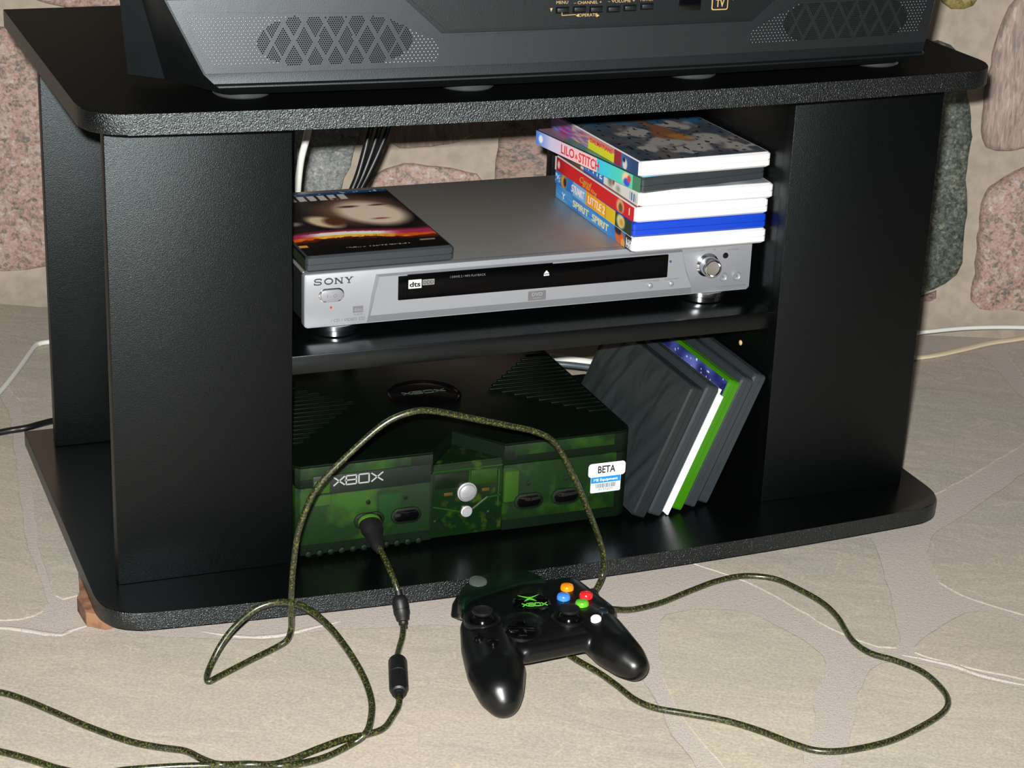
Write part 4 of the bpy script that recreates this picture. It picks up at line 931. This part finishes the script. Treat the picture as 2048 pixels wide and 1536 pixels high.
jb = mk('emblem_dome', lathe(B(), [(16.5, -3), (16, 1.4), (14.8, 2.2), (14, 1.4), (8, 2.7), (0, 3.2)], p, n, 48, sy=1), GLB, ct, smooth=True)
ax = Vector((.985, -.17, 0)); ax = (ax-n*ax.dot(n)).normalized(); ay = n.cross(ax)
GI_ = mat('green_ink', (96, 190, 60), .35)
bm = B()
for qd in ([(-1.2, 1), (-9, 6.4), (-1.6, 3)], [(1.2, 1), (9, 6.4), (1.6, 3)], [(-1.6, 1.2), (-5.5, -3.4), (.2, -.4)], [(1.6, 1.2), (5.0, -3.4), (-.2, -.4)], [(-1.8, .2), (1.8, .2), (1.8, 3), (-1.8, 3)]):
    vs = [bm.verts.new(p+ax*(a_-1)+ay*(b_+3.2)+n*3.7) for a_, b_ in qd]; bm.faces.new(vs)
r = bmesh.ops.extrude_face_region(bm, geom=bm.faces[:])
for g in r['geom']:
    if isinstance(g, bmesh.types.BMVert): g.co -= n*.3
mk('emblem_mark', bm, GI_, jb)
mk('emblem_lettering', strokes(B(), xbox_segs(21, 4.6), .75, p+ax*-9-ay*8.0+n*3.3, ax, ay, .4), GI_, jb)
# clip-on translucent green card behind the shoulder
ed = [(916, 1192), (922, 1172), (950, 1150), (1000, 1136), (1040, 1134), (1070, 1142), (1092, 1158), (1040, 1160), (980, 1176), (940, 1192), (924, 1200)]
CARD = glassy('smoky_green_plastic', (.2, .4, .25), (14, 30, 22), .22, .6)
mc = px_('memory_card', CARD, ct, [tuple(onz(u, v, 48))[:2] for u, v in ed], 30, 47, 'z', 2.2); mc['label'] = 'smoky green clip-on card with a silver disc'
q = onz(956, 1163, 48); mk('silver_disc', lathe(B(), [(8, -.6), (7.6, 1.6), (6, 2.4), (0, 2.9)], (q.x, q.y, 47), (0, -.2, 1), 28), mat('disc_silver', (96, 104, 98), .3, metal=.5), mc, smooth=True)
q = onz(926, 1200, 36); mk('shoulder_trigger', lathe(B(), [(0, -12), (9, -10), (9.6, 0), (7, 8), (0, 10)], (q.x+2, q.y+4, 28), (.3, .3, 1), 20), SATIN, ct, smooth=True)
q = onz(1200, 1196, 34); mk('shoulder_trigger', lathe(B(), [(0, -12), (9, -10), (9.6, 0), (7, 6), (0, 8)], (q.x-6, q.y+2, 26), (-.3, .3, 1), 20), SATIN, ct, smooth=True)
q = onz(1190, 1190, 25); mk('cord_boot', lathe(B(), [(0, 0), (5, 0), (4.6, 8), (3.2, 14), (0, 14)], (q.x-2, q.y-2, 24), (.3, .9, -.1), 16), SOFT, ct, smooth=True)

# ---------------------------------------------------------------- its green cord with gold glints painted in
m = bpy.data.materials.new('green_cord_gold_glints'); nt, b = nodes(m); N = nt.nodes.new; L = nt.links.new
tc = N('ShaderNodeTexCoord'); mp = N('ShaderNodeMapping'); n1 = N('ShaderNodeTexNoise'); n1.inputs['Scale'].default_value = 620; n1.inputs['Detail'].default_value = 2
L(tc.outputs['Object'], mp.inputs[0]); L(mp.outputs[0], n1.inputs['Vector'])
r = N('ShaderNodeValToRGB'); r.color_ramp.elements[0].position = .50; r.color_ramp.elements[0].color = lin((22, 27, 11))+(1,); r.color_ramp.elements[1].position = .75; r.color_ramp.elements[1].color = lin((98, 100, 34))+(1,)  # gold speckle over olive paints the glints of the lit band
L(n1.outputs['Fac'], r.inputs['Fac']); L(r.outputs[0], b.inputs['Base Color']); b.inputs['Roughness'].default_value = .4; b.inputs['Coat Weight'].default_value = .9; b.inputs['Coat Roughness'].default_value = .2
CORD = m
cb = thing('controller_cord', 'translucent green controller cord with painted gold glints looping from the console across the floor', 'cord', (250, -80, 0))
RC = 2.7
def Z(u, v, z): return onz(u, v, z)
def Y(u, v, y): return ony(u, v, y)
ab = lambda t: 0
path = [Y(752, 1082, 24), Y(764, 1106, 6), Y(778, 1136, -12), Y(790, 1165, -24), Y(798, 1192, -31), Y(803, 1220, -36), Y(806, 1246, -42), Z(805, 1272, 5), Z(798, 1298, 4), Z(794, 1318, 6), Z(795, 1355, 7), Z(798, 1392, 6), Z(797, 1412, 3), Z(786, 1432, 2.7), Z(768, 1456, 2.7), Z(738, 1468, 2.9), Z(690, 1478, 6), Z(640, 1496, 6), Z(560, 1526, 3.5), Z(500, 1529, 6.5), Z(430, 1531, 3), Z(350, 1533, 2.8), Z(250, 1540, 2.8), Z(190, 1550, 2.8), Z(120, 1538, 2.8), Z(60, 1519, 2.8), Z(0, 1503, 2.8), Z(-70, 1490, 2.8), Z(-150, 1465, 2.8), Z(-190, 1430, 2.8), Z(-150, 1392, 2.8), Z(-70, 1380, 2.8), Z(0, 1385, 2.8), Z(50, 1400, 2.8), Z(110, 1425, 2.8), Z(180, 1455, 2.8), Z(260, 1483, 2.8), Z(320, 1495, 2.8), Z(370, 1502, 3), Z(405, 1518, 5), Z(440, 1529, 8.5), Z(500, 1528, 3), Z(560, 1532, 9), Z(640, 1518, 4), Z(700, 1490, 2.8), Z(730, 1468, 9), Z(741, 1440, 12), Z(742, 1400, 16), Z(725, 1350, 24), Z(690, 1292, 36), Z(650, 1244, 45), Z(605, 1212, 50), Z(560, 1204, 49), Z(515, 1216, 44), Z(475, 1248, 34), Z(445, 1285, 22), Z(424, 1325, 9), Z(414, 1352, 3.2), Z(418, 1363, 2.8), Z(440, 1352, 2.8), Z(500, 1321, 3), Z(550, 1296, 4), Z(574, 1280, 8), Y(582, 1258, -30), Y(582, 1225, -36), Y(583, 1180, -38), Y(588, 1120, -40), Y(600, 1052, -42), Y(634, 976, -44), Y(690, 916, -46), Y(765, 850, -48), Y(820, 825, -50), Y(865, 822, -50), Y(940, 836, -50), Y(1020, 852, -48), Y(1072, 864, -46), Y(1108, 884, -44), Y(1135, 928, -42), Y(1168, 1000, -40), Y(1192, 1060, -38), Y(1207, 1110, -36), Y(1205, 1150, -35), Z(1190, 1182, 14), Z(1172, 1200, 6), Z(1150, 1230, 3), Z(1128, 1270, 2.8), Z(1126, 1298, 2.8), Z(1150, 1318, 2.8), Z(1195, 1344, 2.8), Z(1232, 1370, 2.8), Z(1268, 1398, 2.8), Z(1310, 1416, 2.8), Z(1372, 1427, 2.8), Z(1450, 1441, 2.8), Z(1520, 1462, 2.8), Z(1590, 1489, 2.8), Z(1640, 1502, 2.8), Z(1700, 1500, 2.8), Z(1780, 1482, 2.8), Z(1845, 1452, 2.8), Z(1886, 1425, 2.8), Z(1896, 1402, 2.8), Z(1882, 1376, 2.8), Z(1845, 1344, 2.8), Z(1790, 1321, 2.8), Z(1740, 1306, 2.8), Z(1704, 1280, 2.8), Z(1676, 1236, 2.8), Z(1645, 1206, 2.8), Z(1600, 1180, 2.8), Z(1550, 1158, 2.8), Z(1490, 1152, 2.8), Z(1435, 1162, 2.8), Z(1380, 1182, 2.8), Z(1320, 1206, 3), Z(1265, 1219, 5), Z(1225, 1218, 12), Z(1208, 1214, 18), Z(1196, 1206, 22)]
mk('cord', tube(B(), spline(path, 9), RC, 12), CORD, cb, smooth=True, angle=180)
def link(u0, v0, z0, u1, v1, z1, r, yk=None):
    a_ = Y(u0, v0, z0) if yk else Z(u0, v0, z0); b_ = Y(u1, v1, z1) if yk else Z(u1, v1, z1); L_ = (b_-a_).length
    o = mk('breakaway_connector', lathe(B(), [(2.9, -5), (3.4, -1), (r*.8, 1), (r, 4), (r, L_*.48), (r-.5, L_*.49), (r-.5, L_*.51), (r, L_*.52), (r, L_-7), (r*.86, L_-4), (r*.8, L_-1), (r*.58, L_), (r*.6, L_+2.5), (r*.45, L_+4), (r*.45, L_+6), (2.9, L_+7)], a_, b_-a_, 24), SOFT, cb, smooth=True)
    return o
link(798, 1192, -31, 806, 1242, -41, 7.0, True)
link(795, 1320, 8.5, 798, 1386, 8, 7.8)
a_ = ony(738, 1042, CY0-2); b_ = Y(752, 1082, 24)
pg = mk('plug', lathe(B(), [(0, -2), (9.5, -2), (10, 3), (10, 12), (8.6, 17), (7.4, 20), (6.8, 30), (5.2, 37), (3.2, 42), (0, 42)], a_, b_-a_, 24, sy=.8), SOFT, cb, smooth=True)
mk('plug_highlight', lathe(B(), [(10.2, 0), (10.5, .6), (10.5, 3.6), (10.2, 4.4)], a_, b_-a_, 24, sy=.8), mat('lime_highlight', (62, 104, 26), .25), pg, smooth=True)  # lime ring added to paint a small highlight on the dark plug

# ---------------------------------------------------------------- other cords
def cordobj(name, label, pts, r, m, flat=1, k=7, n=10, group=None):
    o = mk(name, tube(B(), spline(pts, k), r, n, flat), m, None, smooth=True, angle=180); return prop(o, label, 'cord', group)
WC = mat('white_cord_pvc', (216, 216, 210), .4); BC = mat('black_cord_pvc', (14, 15, 16), .4); IV = mat('ivory_cord_pvc', (214, 196, 166), .45)
cordobj('power_cable', 'white cord bending over the flagstones left of the stand', [Z(-60, 855, 3), Z(-20, 806, 3), Z(18, 762, 3), Z(48, 722, 3), Z(68, 694, 3), Z(80, 687, 3), Z(105, 683, 3), Z(160, 676, 3), Z(300, 670, 3)], 2.9, WC)
cordobj('power_cable', 'black cord running off the left edge from the rear corner of the stand', [Z(-120, 882, 3), Z(-40, 872, 3), Z(20, 861, 4), Z(55, 855, 6), Z(100, 843, 5), Z(170, 830, 3)], 3.4, BC)
cordobj('power_cable', 'thin white cord along the foot of the wall right of the stand', [Z(1700, 682, 9), Z(1800, 670, 12), Z(1860, 663, 15), Z(1940, 656, 17), Z(2048, 655, 17), Z(2180, 664, 15)], 2.6, WC)
cordobj('extension_cord', 'flat ivory extension cord on the floor right of the stand', [Z(1690, 722, 2.2), Z(1800, 717, 2.2), Z(1860, 712, 2.2), Z(1920, 700, 2.2), Z(1980, 686, 2.2), Z(2048, 676, 2.2), Z(2200, 650, 2.2)], 5.4, IV, flat=.42, n=14)
cordobj('hanging_cable', 'white cable hanging behind the flat case at the left of the middle shelf', [Y(640, 180, 395), Y(622, 235, 398), Y(612, 280, 400), Y(602, 320, 400), Y(596, 370, 398), Y(592, 430, 396), Y(588, 520, 398), Y(585, 640, 404)], 3.6, WC)
for i, (a0, c0) in enumerate(((775, 'left'), (790, 'middle'), (802, 'right'))):
    cordobj('hanging_cable', 'black cable hanging behind the silver player, %s one of three' % c0, [Y(768+i*16, 180, 430+i*9), Y(740+i*17, 262, 428+i*9), Y(729+i*14, 305, 424+i*9), Y(716+i*10, 350, 420+i*9), Y(702+i*8, 385, 416+i*9), Y(690+i*9, 420, 414+i*9), Y(680+i*9, 480, 420+i*9), Y(676+i*9, 560, 430+i*9), Y(680+i*9, 650, 440+i*9)], 3.4, BC, group='black cables behind the player')
cordobj('power_cable', 'thick white cable glimpsed behind the console next to the leaning cases', [Z(1100, 715, 40), Z(1135, 720, 40), Z(1170, 724, 40), Z(1210, 730, 40), Z(1260, 738, 40)], 4.6, WC)
cordobj('power_cable', 'dark grey cable just below the thick white cable behind the console', [Z(1100, 727, 40), Z(1140, 730, 40), Z(1175, 734, 40), Z(1210, 738, 40), Z(1260, 746, 40)], 3.4, mat('grey_cord_pvc', (70, 80, 86), .4))
